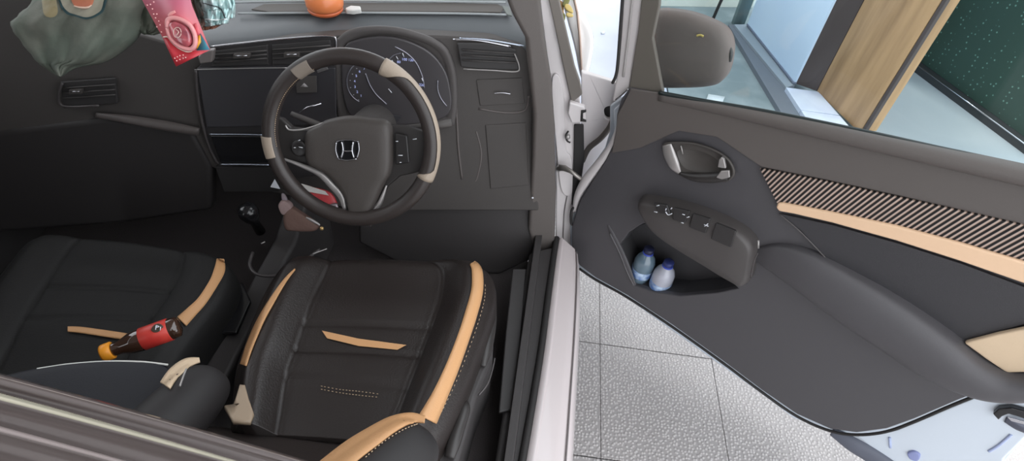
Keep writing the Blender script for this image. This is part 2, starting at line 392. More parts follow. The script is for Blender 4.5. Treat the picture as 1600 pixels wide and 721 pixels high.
# hinge bracket, dark gap, door check strap, cable boot
plate('hinge_gap', [(897, 196), (912, 196), (913, 250), (906, 300), (903, 335), (893, 320), (896, 250)], HY, .012, m_rubber, body, off=.010, bevel=.003)
hg = plate('upper_hinge', [(890, 160), (914, 168), (917, 192), (893, 193), (887, 178)], HY, .022, m_white, body, off=.03, bevel=.004)
plate('hinge_slot', [(908, 173), (916, 172), (916, 175), (911, 177), (911, 186), (916, 188), (916, 191), (907, 190)], HY, .003, m_dark, hg, off=.0325, bevel=0)
tube('check_strap', [HY.at(871, 262, .02), HY.at(882, 263, .035), HY.at(892, 268, .045), HY.at(908, 280, .06)], [.010, .009, .006, .006], mat('zinc steel', (150, 145, 140), .4, .8), body, seg=8, label='metal door check strap')
lathe('check_bolt', [(.007, 0), (.011, .003), (.011, .010), (.006, .012)], HY.at(873, 261, .018), HY.n, m_silver, body, seg=6)
lathe('hinge_bolt', [(.008, 0), (.008, .006), (.004, .009)], HY.at(887, 213, .015), HY.n, m_silver, body, seg=6)
ptube('wire_hook', [(888, 205), (884, 212), (886, 220), (891, 223)], HY, .0025, m_rubber, body, off=.02)
ptube('lower_seal', [(906, 292), (901, 318), (893, 330), (893, 350), (901, 352)], HY, .004, m_rubber, body, off=.03)
ptube('pillar_seam', [(888, 298), (882, 330), (880, 370), (878, 414)], HY, .0018, mat('seam line grey', (120, 114, 114)), body, off=.002)
# fender rear panel seen through the gap
FY = Plane((.2, 1.42, .8), (0, -1, .1))
plate('fender_flange', [(908, 112), (922, 116), (960, 128), (972, 130), (966, 168), (956, 200), (938, 222), (916, 245), (911, 262), (908, 200)], FY, .02, m_white, body, bevel=.004, hole=[(944, 172), (950, 167), (956, 169), (957, 180), (953, 187), (946, 184)])
plate('lower_flange', [(906, 250), (940, 215), (968, 160), (985, 180), (965, 235), (935, 285), (906, 345)], FY, .02, m_white, body, off=-.03, bevel=.003)
plate('flange_hole_backing', [(940, 162), (962, 162), (962, 192), (940, 192)], FY, .004, m_dark, body, off=-.025, bevel=0)
ptube('flange_seal', [(969, 128), (964, 160), (956, 192), (940, 215), (920, 232), (910, 252)], FY, .0085, mat('grey door seal', (92, 86, 82), .7), body, off=.012)
# fender and bonnet beyond the windscreen base
pillow('front_fender', [(893, -30), (905, 5), (922, 38), (928, 62), (925, 90), (920, 112), (914, 122), (906, 118), (896, 70), (880, 10), (872, -30)], Plane((.2, 1.75, .8), (0, -1, .35)), .04, mat('bright white paint', (244, 240, 236), .2, coat=1), body, label='bright white front fender')
wplate('bonnet', [V((.04, 1.75, 1.0)), V((-1.5, 1.95, 1.0)), V((-1.45, 2.6, .9)), V((.0, 2.6, .9))], (0, 0, -.03), mat('bonnet white', (226, 220, 214), .25, coat=1), body)
tube('fender_edge_strip', [Plane((.2, 1.70, .8), (0, -1, .35)).at(x, y) for x, y in [(893, -20), (902, 20), (906, 60), (909, 118)]], .004, mat('pinkish trim', (190, 165, 150), .4), body, seg=6)
# inner A pillar trim (greyish) and kick trim
IY = Plane((0, 1.20, .9), (.25, -1, .0))
plate('inner_pillar_trim', [(776, -40), (842, -40), (852, 60), (862, 120), (868, 200), (870, 300), (867, 400), (840, 420), (826, 360), (832, 250), (834, 180), (829, 130), (822, 62), (802, 25)], IY, .03, mat('warm grey pillar trim', (92, 86, 83), .6, bump=(700, .2)), body, bevel=.01)
wplate('kick_panel', [V((.055, 1.28, .28)), V((.055, .35, .28)), V((.04, .35, .45)), V((.06, 1.22, .45)), V((.03, 1.24, .72)), V((.03, 1.34, .72))], (-.02, 0, 0), m_kick, body)
sp_ = ZP(.40)
plate('sill_trim', [(842, 390), (867, 385), (862, 430), (850, 520), (834, 610), (815, 730), (772, 730), (790, 620), (806, 520), (818, 440), (828, 395)], ZP(.415), .12, m_kick, body, bevel=.008)
plate('sill_trim_step', [(801, 420), (822, 420), (806, 640), (779, 645), (790, 520)], ZP(.425), .01, mat('step trim', (62, 60, 60), .5), body, bevel=.004)
lathe('trim_clip', [(.003, 0), (.003, .002)], IY.at(832, 309, .008), IY.n, m_print, body, seg=8)
# floor, firewall, far side, roof
boxw('floor_carpet', -1.5, .03, -.3, 1.9, .22, .28, m_carpet, body)
wplate('firewall', [V((.03, 1.55, .25)), V((-1.5, 1.55, .25)), V((-1.5, 1.62, .98)), V((.03, 1.62, .98))], (0, .03, 0), m_dark, body)
wplate('far_side_trim', [V((-1.5, -.4, .25)), V((-1.5, 1.6, .25)), V((-1.53, 1.6, 1.0)), V((-1.53, -.4, 1.0))], (-.03, 0, 0), m_dark, body)
wplate('far_side_light_block', [V((-1.53, -.4, 1.0)), V((-1.53, .9, 1.0)), V((-1.38, .6, 1.5)), V((-1.38, -.4, 1.5))], (-.01, 0, 0), m_dark, body)  # opaque sheet added in place of glass to darken the interior
wplate('roof_panel', [V((-.16, -.8, 1.74)), V((-.16, .62, 1.70)), V((-1.4, .70, 1.70)), V((-1.4, -.8, 1.74))], (0, 0, .04), m_white, body, bevel=.01)
wplate('rear_bulkhead', [V((.02, -.75, .25)), V((-1.5, -.75, .25)), V((-1.4, -.75, 1.7)), V((-.12, -.75, 1.7))], (0, -.03, 0), m_dark, body)
# B pillar sweeping past lower left: a ridged beam in the plane of the car side
N = 26
BPR = [(0, 0), (2.5, .008), (9, .010), (12, .004), (16, .003), (25, .003), (29, .010), (36, .012), (40, .004), (60, -.004), (72, -.002), (78, .003), (84, .002), (90, -.004), (112, -.006), (122, .0), (130, .003), (170, .0), (260, -.01), (420, -.02)]
rows = []
for i in range(N + 1):
    t = i / N; x = -120 + 690 * t; y = 588 + .262 * (x + 0) + 24 * max(0, (x) / 480) ** 2 * .35
    pl = Plane((-.20, .12, 1.3), (1, -.25, 0))
    row = []
    for dd, o_ in BPR:
        row.append(pl.at(x - dd * .25, y + dd, o_ * .55))
    rows.append(row)
m_bp = mat('glossy grey pillar trim', (78, 70, 68), .3, coat=.5)
m_bpl = mat('painted pillar highlight', (188, 184, 165), .25, .6)
bm = bmesh.new(); grid(bm, rows)
for fc in bm.faces: fc.material_index = 0
bp = link('rear_pillar_trim', bm, m_bp, body); s = bp.modifiers.new('s', 'SOLIDIFY'); s.thickness = .002; s.offset = 0
tube('pillar_highlight', [r[6].lerp(r[7], .5) + V((0, 0, .001)) for r in rows[:-2]], .0016, m_bpl, bp, seg=8, label='thin bright highlight painted as a strip')  # highlight on the glossy trim, built as a bright strip
tube('pillar_upper_bead', [r[1] for r in rows[:-2]], .0009, mat('bead', (130, 122, 115), .35), bp, seg=8)
tube('pillar_grey_highlight', [r[11] for r in rows[:-2]], .0012, mat('painted grey highlight', (128, 118, 116), .35), bp, seg=8)  # second highlight line, put in as a grey strip

# ============================================================ DASHBOARD
dash = thing('dashboard', 'grey-topped black dashboard behind the steering wheel', 'dashboard', (-.7, 1.3, .6))
TP = Plane((0, 0, 1.04), (-.075, 0, 1))
FP = Plane((0, 1.265, 1.0), (.12, -1, .15))
def lip(x):                              # world lip line: pixel on the top plane
    return TP
lippx = [(-160, -70), (0, -30), (100, 8), (200, 42), (290, 68), (380, 64), (450, 56), (520, 50), (600, 48), (700, 52), (770, 56), (832, 66)]
LP = sp2(lippx, 4)
rows = []
for p in LP:
    w = TP.at(p.x, p.y); far = V((w.x, 1.95, w.z + .03)); row = [far, V((w.x, 1.6, w.z + .02))]
    row.append(w + V((0, .16, .006))); row.append(w + V((0, .06, .005))); row.append(w + V((0, .022, 0.0))); row.append(w + V((0, .006, -.006))); row.append(w + V((0, 0, -.016)))
    row.append(w + V((0, .004, -.03))); row.append(w + V((0, .06, -.05)))
    rows.append(row)
bm = bmesh.new(); grid(bm, rows); o = link('dash_top', bm, m_dash, dash)
s = o.modifiers.new('s', 'SOLIDIFY'); s.thickness = .006; s.offset = -1
# defroster vent slot and ridge line
plate('defroster_vent', [(392, 14), (412, 6), (520, 4), (700, 4), (778, 6), (789, 12), (782, 19), (700, 18), (540, 17), (420, 18)], TP, .004, mat('defroster grille', (84, 80, 76), .6), dash, off=.016, bevel=.002)
ptube('defroster_edge', [(372, 21), (430, 20.5), (540, 20), (700, 21), (792, 23)], TP, .0028, mat('pale dash edge', (165, 170, 172), .5), dash, off=.014)
ptube('windscreen_edge', [(330, 5), (430, 2.5), (600, 1.5), (790, 4)], TP, .003, mat('pale dash edge', (165, 170, 172)), dash, off=.018)
plate('corner_speaker_cover', [(784, 8), (792, 22), (800, 24), (796, 10)], TP, .004, mat('grey grille', (120, 126, 122), .6), dash, off=.018)
# main fascia
fasc = [(-200, -55), (0, -20), (100, 16), (200, 49), (290, 75), (380, 70), (450, 62), (520, 56), (600, 53), (700, 57), (770, 61), (834, 72), (840, 180), (842, 330), (700, 330), (560, 330), (420, 300), (330, 262), (200, 240), (0, 250), (-200, 280)]
plate('fascia', fasc, FP, .05, m_plastic, dash, bevel=.006)
# lower knee panels
KP = Plane((0, 1.22, .7), (.12, -1, -.55))
plate('knee_panel', [(560, 250), (842, 250), (845, 400), (780, 430), (640, 420), (560, 380)], FP.off(-.03), .03, m_kick, dash, bevel=.01)
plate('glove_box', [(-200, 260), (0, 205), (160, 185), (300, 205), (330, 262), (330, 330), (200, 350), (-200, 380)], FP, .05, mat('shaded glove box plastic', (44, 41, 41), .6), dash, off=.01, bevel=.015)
ridge('dash_ledge', [(150, 180, 4, .004), (200, 186, 6, .014), (260, 196, 7, .016), (312, 206, 6, .008)], FP, mat('ledge plastic', (84, 78, 76), .45), dash, off=.012)
# centre stack
stk = plate('centre_stack', [(322, 88), (330, 74), (420, 63), (505, 57), (524, 60), (528, 110), (528, 270), (430, 285), (350, 270), (334, 250), (316, 200), (306, 110)], FP, .02, mat('stack plastic', (52, 50, 51), .45), dash, off=.014, bevel=.004)
ptube('chrome_trim', [(330, 73), (380, 67.5), (440, 61.5), (500, 57), (521, 58), (525, 63), (525, 76)], FP, .0022, m_chrome, dash, off=.017, label='thin chrome trim above the centre vents')
plate('stack_screen', [(307, 106), (420, 104), (524, 106), (526, 195), (322, 200)], FP, .008, m_screen, dash, off=.021, bevel=.003, label='dark glossy touch screen')
ptube('screen_bezel', [(304, 109), (380, 107), (450, 106)], FP, .0012, m_silver, dash, off=.022)
ptube('screen_frame', [(306, 109), (309, 150), (318, 200), (328, 232), (340, 256)], FP, .003, mat('frame grey', (72, 68, 68), .3), dash, off=.02)
for k, (a, b) in enumerate([((327, 210), (411, 211)), ((345, 257), (420, 258))]):
    ptube('chrome_strip', [a, ((a[0] + b[0]) / 2, a[1]), b], FP, .0017, mat('pale chrome', (190, 200, 215), .25, .8), dash, off=.034)
plate('climate_panel', [(328, 212), (425, 213), (425, 255), (345, 256)], FP, .012, m_gloss, dash, off=.030, bevel=.003)
plate('storage_shelf', [(336, 261), (430, 262), (436, 300), (350, 300)], FP, .012, m_dark, dash, off=.02)
# vents: frame, slats, knobs
def vent(px, slats, knob, parent=dash, off=.018):
    fr = plate('air_vent', px, FP, .008, mat('vent dark plastic', (48, 46, 46), .6), parent, off=off, bevel=.003, segs=3)
    for a, b in slats: ptube('vent_slat', [a, b], FP, .0022, mat('slat plastic', (60, 57, 56), .6), fr, off=off + .003, n=3)
    for kx, ky, w in knob:
        plate('vent_knob', [(kx - w, ky - 3), (kx + w, ky - 4), (kx + w, ky + 3), (kx - w, ky + 4)], FP, .012, m_plastic, fr, off=off + .013)
        ptube('knob_glint', [(kx - w * .7, ky - .5), (kx + w * .7, ky - 1)], FP, .0011, m_chrome, fr, off=off + .0145, n=2)
vent([(333, 80), (418, 70), (420, 102), (330, 105)], [((335, 86 + 6 * i), (417, 79 + 6 * i)) for i in range(3)], [(377, 88, 13)])
vent([(424, 70), (516, 62), (520, 100), (424, 102)], [((426, 78 + 7 * i), (516, 71 + 7 * i)) for i in range(3)], [(455, 86, 12)])
vent([(93, 128), (180, 122), (184, 162), (98, 170)], [((98, 138 + 8 * i), (180, 132 + 8 * i)) for i in range(3)], [(117, 144, 10)], off=.012)
ptube('vent_rim', [(98, 130), (93, 145), (94, 162), (110, 167), (155, 165)], FP, .003, mat('frame grey', (72, 68, 68)), dash, off=.016)
# driver side vent with chrome lip
vent([(714, 68), (760, 69), (806, 78), (812, 110), (750, 109), (720, 105)], [((722, 78 + 8 * i), (806, 84 + 7 * i)) for i in range(3)], [], off=.02)
ptube('chrome_lip', [(708, 62), (745, 63), (798, 73)], FP, .0022, m_chrome, dash, off=.026, label='chrome lip over the driver vent')
ptube('vent_rim', [(724, 108), (770, 110), (806, 112), (811, 104), (804, 84)], FP, .0016, m_silver, dash, off=.024)
ptube('vent_rim', [(718, 60), (760, 62), (818, 72)], FP, .002, mat('pale chrome', (190, 200, 215)), dash, off=.03)
plate('switch_bank', [(744, 125), (816, 122), (820, 162), (750, 166)], FP, .004, m_plastic, dash, off=.003, bevel=.003)
ptube('switch_glint', [(772, 146), (784, 145), (798, 147)], FP, .0014, m_chrome, dash, off=.009)
ptube('panel_seam', [(694, 80), (704, 110), (712, 160), (716, 230), (722, 280)], FP, .003, mat('seam soft', (88, 82, 80), .5), dash, off=.0)
ptube('panel_seam', [(748, 170), (790, 176), (820, 172), (826, 150)], FP, .003, mat('seam soft', (88, 82, 80), .5), dash, off=.0)
ptube('panel_seam', [(744, 205), (752, 240), (746, 275), (742, 283)], FP, .003, mat('seam soft', (88, 82, 80), .5), dash, off=-.002)
plate('fuse_cover', [(758, 196), (822, 192), (826, 290), (766, 296)], FP, .006, m_plastic, dash, off=.003, bevel=.003)
# instrument binnacle
hood = [(524, 72), (530, 58), (548, 46), (580, 41), (620, 43), (655, 52), (680, 62), (700, 78), (712, 110), (715, 150), (712, 185), (700, 200), (620, 210), (540, 200), (524, 150)]
pillow('gauge_hood', hood, FP, .009, mat('hood plastic', (76, 72, 71), .6, bump=(800, .2)), dash, off=.01, prof=((0, 0), (.01, .5), (.04, .85), (.08, .8), (.13, .6), (.16, .3), (.18, .1)))
clu = plate('instrument_cluster', [(536, 80), (560, 62), (610, 58), (655, 72), (685, 95), (702, 130), (700, 180), (640, 195), (560, 190), (536, 150)], FP, .01, mat('cluster glass', (64, 61, 63), .4, coat=.1), dash, off=.024, bevel=.004, sm=True, label='dark instrument cluster with ringed gauges')  # haze is put into the cluster's lightened colour
CP = FP.off(.0255)
def arcpx(cx, cy, rx, ry, a0, a1, n=14): return [(cx + rx * math.cos(math.radians(a0 + (a1 - a0) * i / n)), cy - ry * math.sin(math.radians(a0 + (a1 - a0) * i / n))) for i in range(n + 1)]
ptube('dial_ring', arcpx(575, 128, 33, 34, 75, 245), CP, .0011, mat('dial ring grey', (150, 150, 160), .3, .7), clu)
ptube('dial_ring', [(571, 115), (578, 133), (588, 148), (604, 163)], CP, .0014, mat('dial ring grey', (150, 150, 160)), clu)
ptube('dial_ring', [(617, 73), (635, 83), (650, 98), (660, 120), (663, 138)], CP, .0014, mat('dial ring grey', (150, 150, 160)), clu)
ptube('dial_ring', [(608, 93), (616, 86), (626, 83)], CP, .001, mat('dial ring grey', (150, 150, 160)), clu)
ptube('dial_ring', [(684, 126), (684, 140), (689, 154), (698, 166)], CP, .0014, mat('dial ring grey', (150, 150, 160)), clu)
ups = FP.n.cross(V((1, 0, 0))); ups = ups if ups.z > 0 else -ups
for i, s_ in enumerate('12345678'):
    a = math.radians(236 - i * 21); text('gauge_digit', s_, CP.at(577 + 23 * math.cos(a), 130 - 24 * math.sin(a), .001), FP.n, ups, .0085, m_blueprint, clu)
    text('gauge_tick', '-', CP.at(577 + 30 * math.cos(a), 130 - 31 * math.sin(a), .001), FP.n, V((1, 0, 0)) * -math.sin(a) + ups * math.cos(a) if abs(math.sin(a)) < .3 else ups, .009, m_print, clu)
for s_, x, y in [('60', 612, 103), ('80', 623, 97), ('100', 632, 93), ('120', 642, 94), ('220', 659, 133)]:
    text('gauge_digit', s_, CP.at(x, y, .001), FP.n, ups, .0085, m_blueprint, clu)
for (x, y), (x2, y2) in [((612, 94), (615, 98)), ((619, 88), (622, 93)), ((629, 83), (631, 89)), ((659, 122), (661, 127)), ((607, 139), (612, 145))]:
    ptube('gauge_mark', [(x, y), (x2, y2)], CP, .0009, m_print, clu, off=.001, n=2)
plate('info_display', [(584, 180), (606, 178), (628, 182), (622, 190), (590, 190)], CP, .004, m_screen, clu, off=.003)
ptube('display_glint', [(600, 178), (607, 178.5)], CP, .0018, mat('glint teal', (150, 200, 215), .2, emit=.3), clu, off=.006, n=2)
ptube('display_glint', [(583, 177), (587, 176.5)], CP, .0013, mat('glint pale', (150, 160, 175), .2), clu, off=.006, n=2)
# hazard switch seen through the wheel
hz = plate('hazard_switch', [(462, 120), (494, 119), (495, 145), (463, 146)], FP, .005, m_plastic, dash, off=.03)
plate('hazard_triangle', [(475, 130), (481, 136), (469, 136)], FP, .002, mat('hazard print', (150, 145, 145), .5), hz, off=.0315, bevel=0, label='pale triangle mark')
plate('stack_button', [(494, 110), (511, 105), (513, 109), (496, 115)], FP, .003, mat('button grey', (86, 84, 84), .4), dash, off=.031)

# ============================================================ STEERING WHEEL
WC = V((-.3795, .931, .930)); wa = .418; wb = .013
wn = V((math.sin(wb), -math.cos(wa) * math.cos(wb), math.sin(wa))).normalized()
wux = V((1, 0, 0)); wux = (wux - wn * wux.dot(wn)).normalized(); wuy = wn.cross(wux); wuy = wuy if wuy.z > 0 else -wuy
WP = Plane(WC, wn)
wheel = thing('steering_wheel', 'black leather steering wheel with tan inserts on its rim', 'steering wheel', WC - V((0, 0, .19)))
RM, RT = .1700, .0165
def rimpt(th, ph, rt): # th clockwise from +x; ph around the tube, 0 = outward, 90 = toward driver
    c = wux * math.cos(th) + wuy * math.sin(th)
    return WC + c * (RM + rt * math.cos(ph)) + wn * rt * math.sin(ph)
def torus(name, t0, t1, p0, p1, rt, m, parent, n=96, q=20, shape=None, closed=False, **k):
    rows = []
    for i in range(n + (0 if closed else 1)):
        t = i / n; th = t0 + (t1 - t0) * t; a0, a1 = shape(t) if shape else (p0, p1)
        rows.append([rimpt(th, a0 + (a1 - a0) * j / q, rt) for j in range(q + (0 if abs(p1 - p0) > 6.2 and not shape else 1))])
    bm = bmesh.new(); R = [[bm.verts.new(p) for p in r] for r in rows]
    full = abs(p1 - p0) > 6.2 and not shape; L = len(R[0])
    for i in range(n if closed else n):
        a = R[i]; b = R[(i + 1) % len(R)] if closed else R[i + 1]
        for j in range(L if full else L - 1): bm.faces.new((a[j], a[(j + 1) % L], b[(j + 1) % L], b[j]))
    return link(name, bm, m, parent, **k)
rim = torus('rim', 0, 2 * math.pi, 0, 2 * math.pi, RT, m_leatherm, wheel, closed=True)
r_ = math.radians
def wang(px, py):
    d = WP.at(px, py) - WC; return math.atan2(d.dot(wuy), d.dot(wux))
def ins(name, pa, pb, shape, label=None, m=None):
    a0, a1 = wang(*pa), wang(*pb)
    if a1 < a0: a1 += 2 * math.pi
    o = torus(name, a0, a1, -1, 1, RT + .0012, m or m_tan, rim, n=40, q=14, shape=shape, label=label)
    s = o.modifiers.new('s', 'SOLIDIFY'); s.thickness = .0015; s.offset = 0
    return o
def sh_big(t):   # wide ends, thinner outer band between
    e = max(0, 1 - t / .10); g = max(0, 1 - (1 - t) / .22); w = max(e, g)
    w = w * w * (3 - 2 * w)
    return (r_(-60), r_(42 + 118 * w))
ins('leather_insert', (672, 283), (592, 118), lambda t: sh_big(t), 'long tan leather insert down the right of the rim')
ins('leather_insert', (486, 98), (462, 112), lambda t: (r_(70), r_(175)), 'short tan insert at upper left of the rim, painted darker for shade', mat('shaded tan leather', (128, 118, 108), .45))  # shade on this insert is put into its darker tan
ins('leather_insert', (416, 212), (424, 246), lambda t: (r_(20), r_(120)), 'short tan insert at lower left of the rim')
# stitches along the left rim
bm = bmesh.new()
for i in range(46):
    th = r_(118 + i * 1.6); ph = r_(148)
    p = rimpt(th, ph, RT + .0004); q = rimpt(th + .012, ph, RT + .0004); addtube(bm, [p, q], .0007, 5)
link('stitching', bm, m_stitch, rim)
HP = WP.off(-.018)
m_hub = mat('hub plastic', (64, 59, 56), .5, bump=(700, .2)); m_hub2 = mat('dark spoke plastic', (50, 47, 46), .42)
plate('spoke_frame', [(424, 182), (440, 186), (455, 200), (480, 203), (505, 192), (610, 196), (636, 198), (660, 205), (682, 214), (684, 262), (662, 268), (625, 276), (606, 292), (592, 322), (584, 344), (580, 356), (530, 352), (541, 344), (538, 312), (506, 274), (452, 252), (422, 244)], HP, .02, m_hub2, wheel, off=-.008, bevel=.004)
pad = pillow('airbag_pad', [(500, 194), (512, 187), (545, 181), (580, 184), (610, 192), (614, 230), (612, 268), (600, 290), (588, 318), (578, 338), (562, 345), (550, 338), (544, 316), (532, 294), (508, 268), (482, 254), (478, 228), (480, 205)], HP, .020, m_hub, wheel, off=.002, n=4)
# emblem
Eb = [HP.at(543, 235, .0245)]
def bars(name, segs, pl, off, r, m, parent, **k):
    bm = bmesh.new()
    for s_ in segs: addtube(bm, [pl.at(p.x, p.y, off) for p in sp2(s_, 4)], r, 6)
    return link(name, bm, m, parent, **k)
em = plate('emblem_plate', [(526, 223), (543, 220), (560, 223), (560, 240), (554, 249), (543, 250), (532, 249), (525, 240)], HP, .003, m_gloss, wheel, off=.0235, bevel=.001, sm=True, label='chrome winged H emblem on a dark plate')
bars('emblem', [[(525.5, 223), (524.5, 235), (528.5, 248)], [(560, 223), (561, 235), (557.5, 248)], [(525.5, 222), (534, 219.5), (543, 219), (552, 219.5), (560, 222)], [(528.5, 248.5), (543, 251), (557, 248.5)]], HP, .0255, .0012, m_chrome, em)
bars('emblem_letter', [[(534, 222), (536, 235), (533, 247)], [(552, 222), (550, 235), (553, 247)], [(536, 236), (543, 236.5), (550, 236)]], HP, .0262, .0019, m_chrome, em)
# silver trims of the lower spokes
ridge('silver_trim', [(444, 249, 2, .003), (470, 258, 3, .006), (500, 271, 5, .008), (520, 290, 6, .009), (534, 306, 6, .009), (540, 328, 3.5, .008), (542, 346, 2.5, .006)], HP, m_silver, wheel, off=.001, label='silver trim along the lower left spoke')
ridge('silver_trim', [(604, 290, 1.5, .003), (594, 316, 4, .007), (582, 334, 5, .008), (570, 350, 3, .006)], HP, m_silver, wheel, off=.001, label='silver trim along the lower right spoke')
# spoke controls
c_ = lathe('audio_control', [(.0, .0), (.017, .0), (.0175, .003), (.014, .005), (.012, .004), (.0, .004)], HP.at(468, 232, .004), wn, mat('control pad', (40, 38, 38), .35), wheel)
for a, b in [((459, 231), (462, 231)), ((467, 230), (473, 231)), ((478, 231), (481, 231)), ((466, 220), (469, 219))]:
    ptube('button_mark', [a, b], HP, .0008, m_print, c_, off=.0095, n=2)
c2 = plate('cruise_buttons', [(617, 208), (636, 212), (640, 255), (618, 258)], HP, .006, mat('control pad', (40, 38, 38)), wheel, off=.005, bevel=.003)
for a, b in [((618, 221), (622, 221)), ((622, 243), (629, 243)), ((624, 254), (627, 254)), ((645, 218), (651, 217))]:
    ptube('button_mark', [a, b], HP, .0008, m_print, c2, off=.0065, n=2)
ptube('paddle_trim', [(446, 196), (452, 203), (470, 203), (490, 198), (505, 192)], HP, .0018, m_silver, wheel, off=.004)
# column and stalks
lathe('column_shroud', [(.0, -.01), (.035, -.01), (.04, .04), (.05, .16), (.0, .18)], WC - wn * .03, -wn, m_plastic, wheel)
tube('wiper_stalk', [HP.at(520, 205, -.05), HP.at(484, 190, -.05), HP.at(455, 178, -.05)], [.008, .0075, .006], m_plastic, wheel)
tube('stalk_trim', [HP.at(502, 162, -.05), HP.at(480, 168, -.05), HP.at(468, 176, -.05)], .0016, m_chrome, wheel)
tube('indicator_stalk', [HP.at(600, 205, -.05), HP.at(680, 196, -.05), HP.at(706, 192, -.05)], [.008, .0075, .009], m_plastic, wheel)

# ============================================================ SEATS
def smooth(a, b, t):
    t = min(1, max(0, (t - a) / (b - a))); return t * t * (3 - 2 * t)
def cushion(name, LR, zc, parent, bol=.045, seams=(.45, .62, .8), front_drop=.12, nu=72, nv=72, drop=.16):
    Lw = spline([ZP(zc).at(*a) for a, b in LR], 12); Rw = spline([ZP(zc).at(*b) for a, b in LR], 12)
    rows = []; n = len(Lw) - 1
    for i in range(-6, nv + 1):
        t = max(0, i / nv); k = t * n; k0 = min(int(k), n - 1); fr = k - k0
        a = Lw[k0].lerp(Lw[k0 + 1], fr); b = Rw[k0].lerp(Rw[k0 + 1], fr); row = []
        ext = -min(i, 0) / 6
        fwd = (Lw[0] + Rw[0] - Lw[3] - Rw[3]).normalized()
        for j in range(-5, nu + 6):
            u = -1 + 2 * min(max(j, 0), nu) / nu; p = a.lerp(b, (u + 1) / 2); au = abs(u)
            h = bol * smooth(.50, .78, au) * (1 - smooth(.86, 1.0, au) * .75) * smooth(-.02, .22, t)
            h += .010 * (1 - au ** 2)
            h -= .006 * math.exp(-((au - .56) / .018) ** 2) * (1 if t > .06 else 0)
            if au < .56:
                for s_ in seams: h -= .005 * math.exp(-((t - s_) / .009) ** 2)
                h += .002 * math.sin(t * 20)
            h -= .045 * (1 - smooth(0, .16, t)) ** 1.5
            q = p + V((0, 0, h)) + fwd * (.012 * math.cos(u * 1.57) * (1 - t))
            if i < 0: q += fwd * .03 * math.sin(ext * 1.57) + V((0, 0, -front_drop * ext))
            sd = (-j if j < 0 else (j - nu if j > nu else 0)) / 5
            if sd: 
                dirn = (a - b).normalized() * (1 if j < 0 else -1)
                q += dirn * .016 * math.sin(min(1, sd * 1.6) * 1.57) + V((0, 0, -drop * sd ** 1.5))
            row.append(q)
        rows.append(row)
    rows.append([V((p.x, p.y - .01, zc - .16)) for p in rows[-1]])
    bm = bmesh.new(); grid(bm, rows)
    o = link(name, bm, m_leather if 'driver' in parent.name else mat('shaded passenger leather', (15, 14, 14), .7, bump=(260, .3)), parent); return o  # shade of the passenger side is put into a near-black leather
seat = thing('driver_seat', 'black leather driver seat with beige piping beside the white sill', 'car seat', (-.33, .6, .28))
cu = cushion('seat_cushion', [((478, 398), (690, 394)), ((446, 418), (757, 426)), ((420, 455), (768, 462)), ((402, 495), (757, 505)), ((387, 540), (738, 555)), ((374, 580), (718, 605)), ((368, 640), (688, 670)), ((366, 680), (670, 700))], .60, seat, seams=(.475, .60, .74))
T1 = bvh(cu); Z6 = ZP(.62)
band('piping_band', [(738, 411, 9), (745, 424, 16), (745, 455, 18), (736, 490, 19), (723, 530, 19), (706, 575, 21), (687, 618, 24), (668, 656, 30)], [T1], Z6, m_beige, seat, lift=.004, label='beige band along the right bolster')
band('piping_band', [(461, 421, 2), (446, 438, 5), (430, 462, 8), (408, 500, 10), (391, 538, 10), (380, 571, 9)], [T1], Z6, m_beige, seat, lift=.004, label='beige band along the left bolster')
draped('accent_strip', [(503, 517), (560, 529.5), (635, 539.5), (621, 547), (560, 541), (511, 529)], [T1], Z6, m_beige, seat, lift=.004, sm=False, label='beige strip across the cushion')
def stitches(name, px, trees, fb, parent, step=1, r=.0007, gap=5):
    P = sp2(px, 12); bm = bmesh.new(); acc = 0
    for a, b in zip(P, P[1:]):
        L = (b - a).length; acc += L
        if acc >= gap:
            acc = 0; d = (b - a).normalized() * gap * .6
            p = cast(trees, a.x, a.y, fb); q = cast(trees, a.x + d.x, a.y + d.y, fb); up = (CAM - p).normalized() * .004
            if (p - q).length < .03: addtube(bm, [p + up, q + up], r, 5)
    return link(name, bm, m_stitch, parent)
stitches('stitching', [(758, 440), (757, 468), (747, 505), (732, 548), (714, 594), (694, 636), (680, 662)], [T1], Z6, seat)
stitches('stitching', [(498, 603), (530, 609), (560, 612), (590, 616)], [T1], Z6, seat, gap=4)
stitches('stitching', [(498, 608), (530, 614), (560, 618), (588, 621)], [T1], Z6, seat, gap=4)
# backrest
def backrest(name, xc, hw, parent, base=(.40, .56), top=(.02, 1.26), nu=64, nw=40, bolh=.095, tilt=0):
    b0 = V((0, base[0], base[1])); b1 = V((0, top[0], top[1])); al = (b1 - b0).normalized(); nn = V((0, al.z, -al.y)); rows = []
    for i in range(nw + 1):
        w = i / nw; c = b0.lerp(b1, w); wd = hw * (1 - .12 * smooth(.6, 1, w)) * (.9 + .1 * smooth(0, .15, w))
        row = []
        for j in range(nu + 1):
            a = 2 * math.pi * j / nu
            u = math.cos(a); s_ = math.sin(a); su = math.copysign(abs(u) ** .55, u); ss = math.copysign(abs(s_) ** .6, s_)
            x = xc + wd * su; au = abs(su)
            if s_ >= 0: h = .035 * ss + bolh * smooth(.55, .86, au) * ss * (1 - .7 * smooth(.7, 1, w)) * smooth(-.08, .12, w)
            else: h = .09 * ss
            row.append(V((x, c.y, c.z)) + nn * h)
        rows.append(row)
    cap = [p + al * .02 for p in rows[-1]]; cc = sum(cap, V()) / len(cap); rows.append([p.lerp(cc, .25) for p in cap])
    bm = bmesh.new(); R = grid(bm, rows, True); bm.faces.new(R[0]); bm.faces.new(R[-1])
    return link(name, bm, m_leatherm, parent)
bk = backrest('backrest', -.335, .262, seat, base=(.42, .57), top=(-.10, 1.16), bolh=.01)
FB2 = Plane((0, .42, .8), (0, .3, .95))
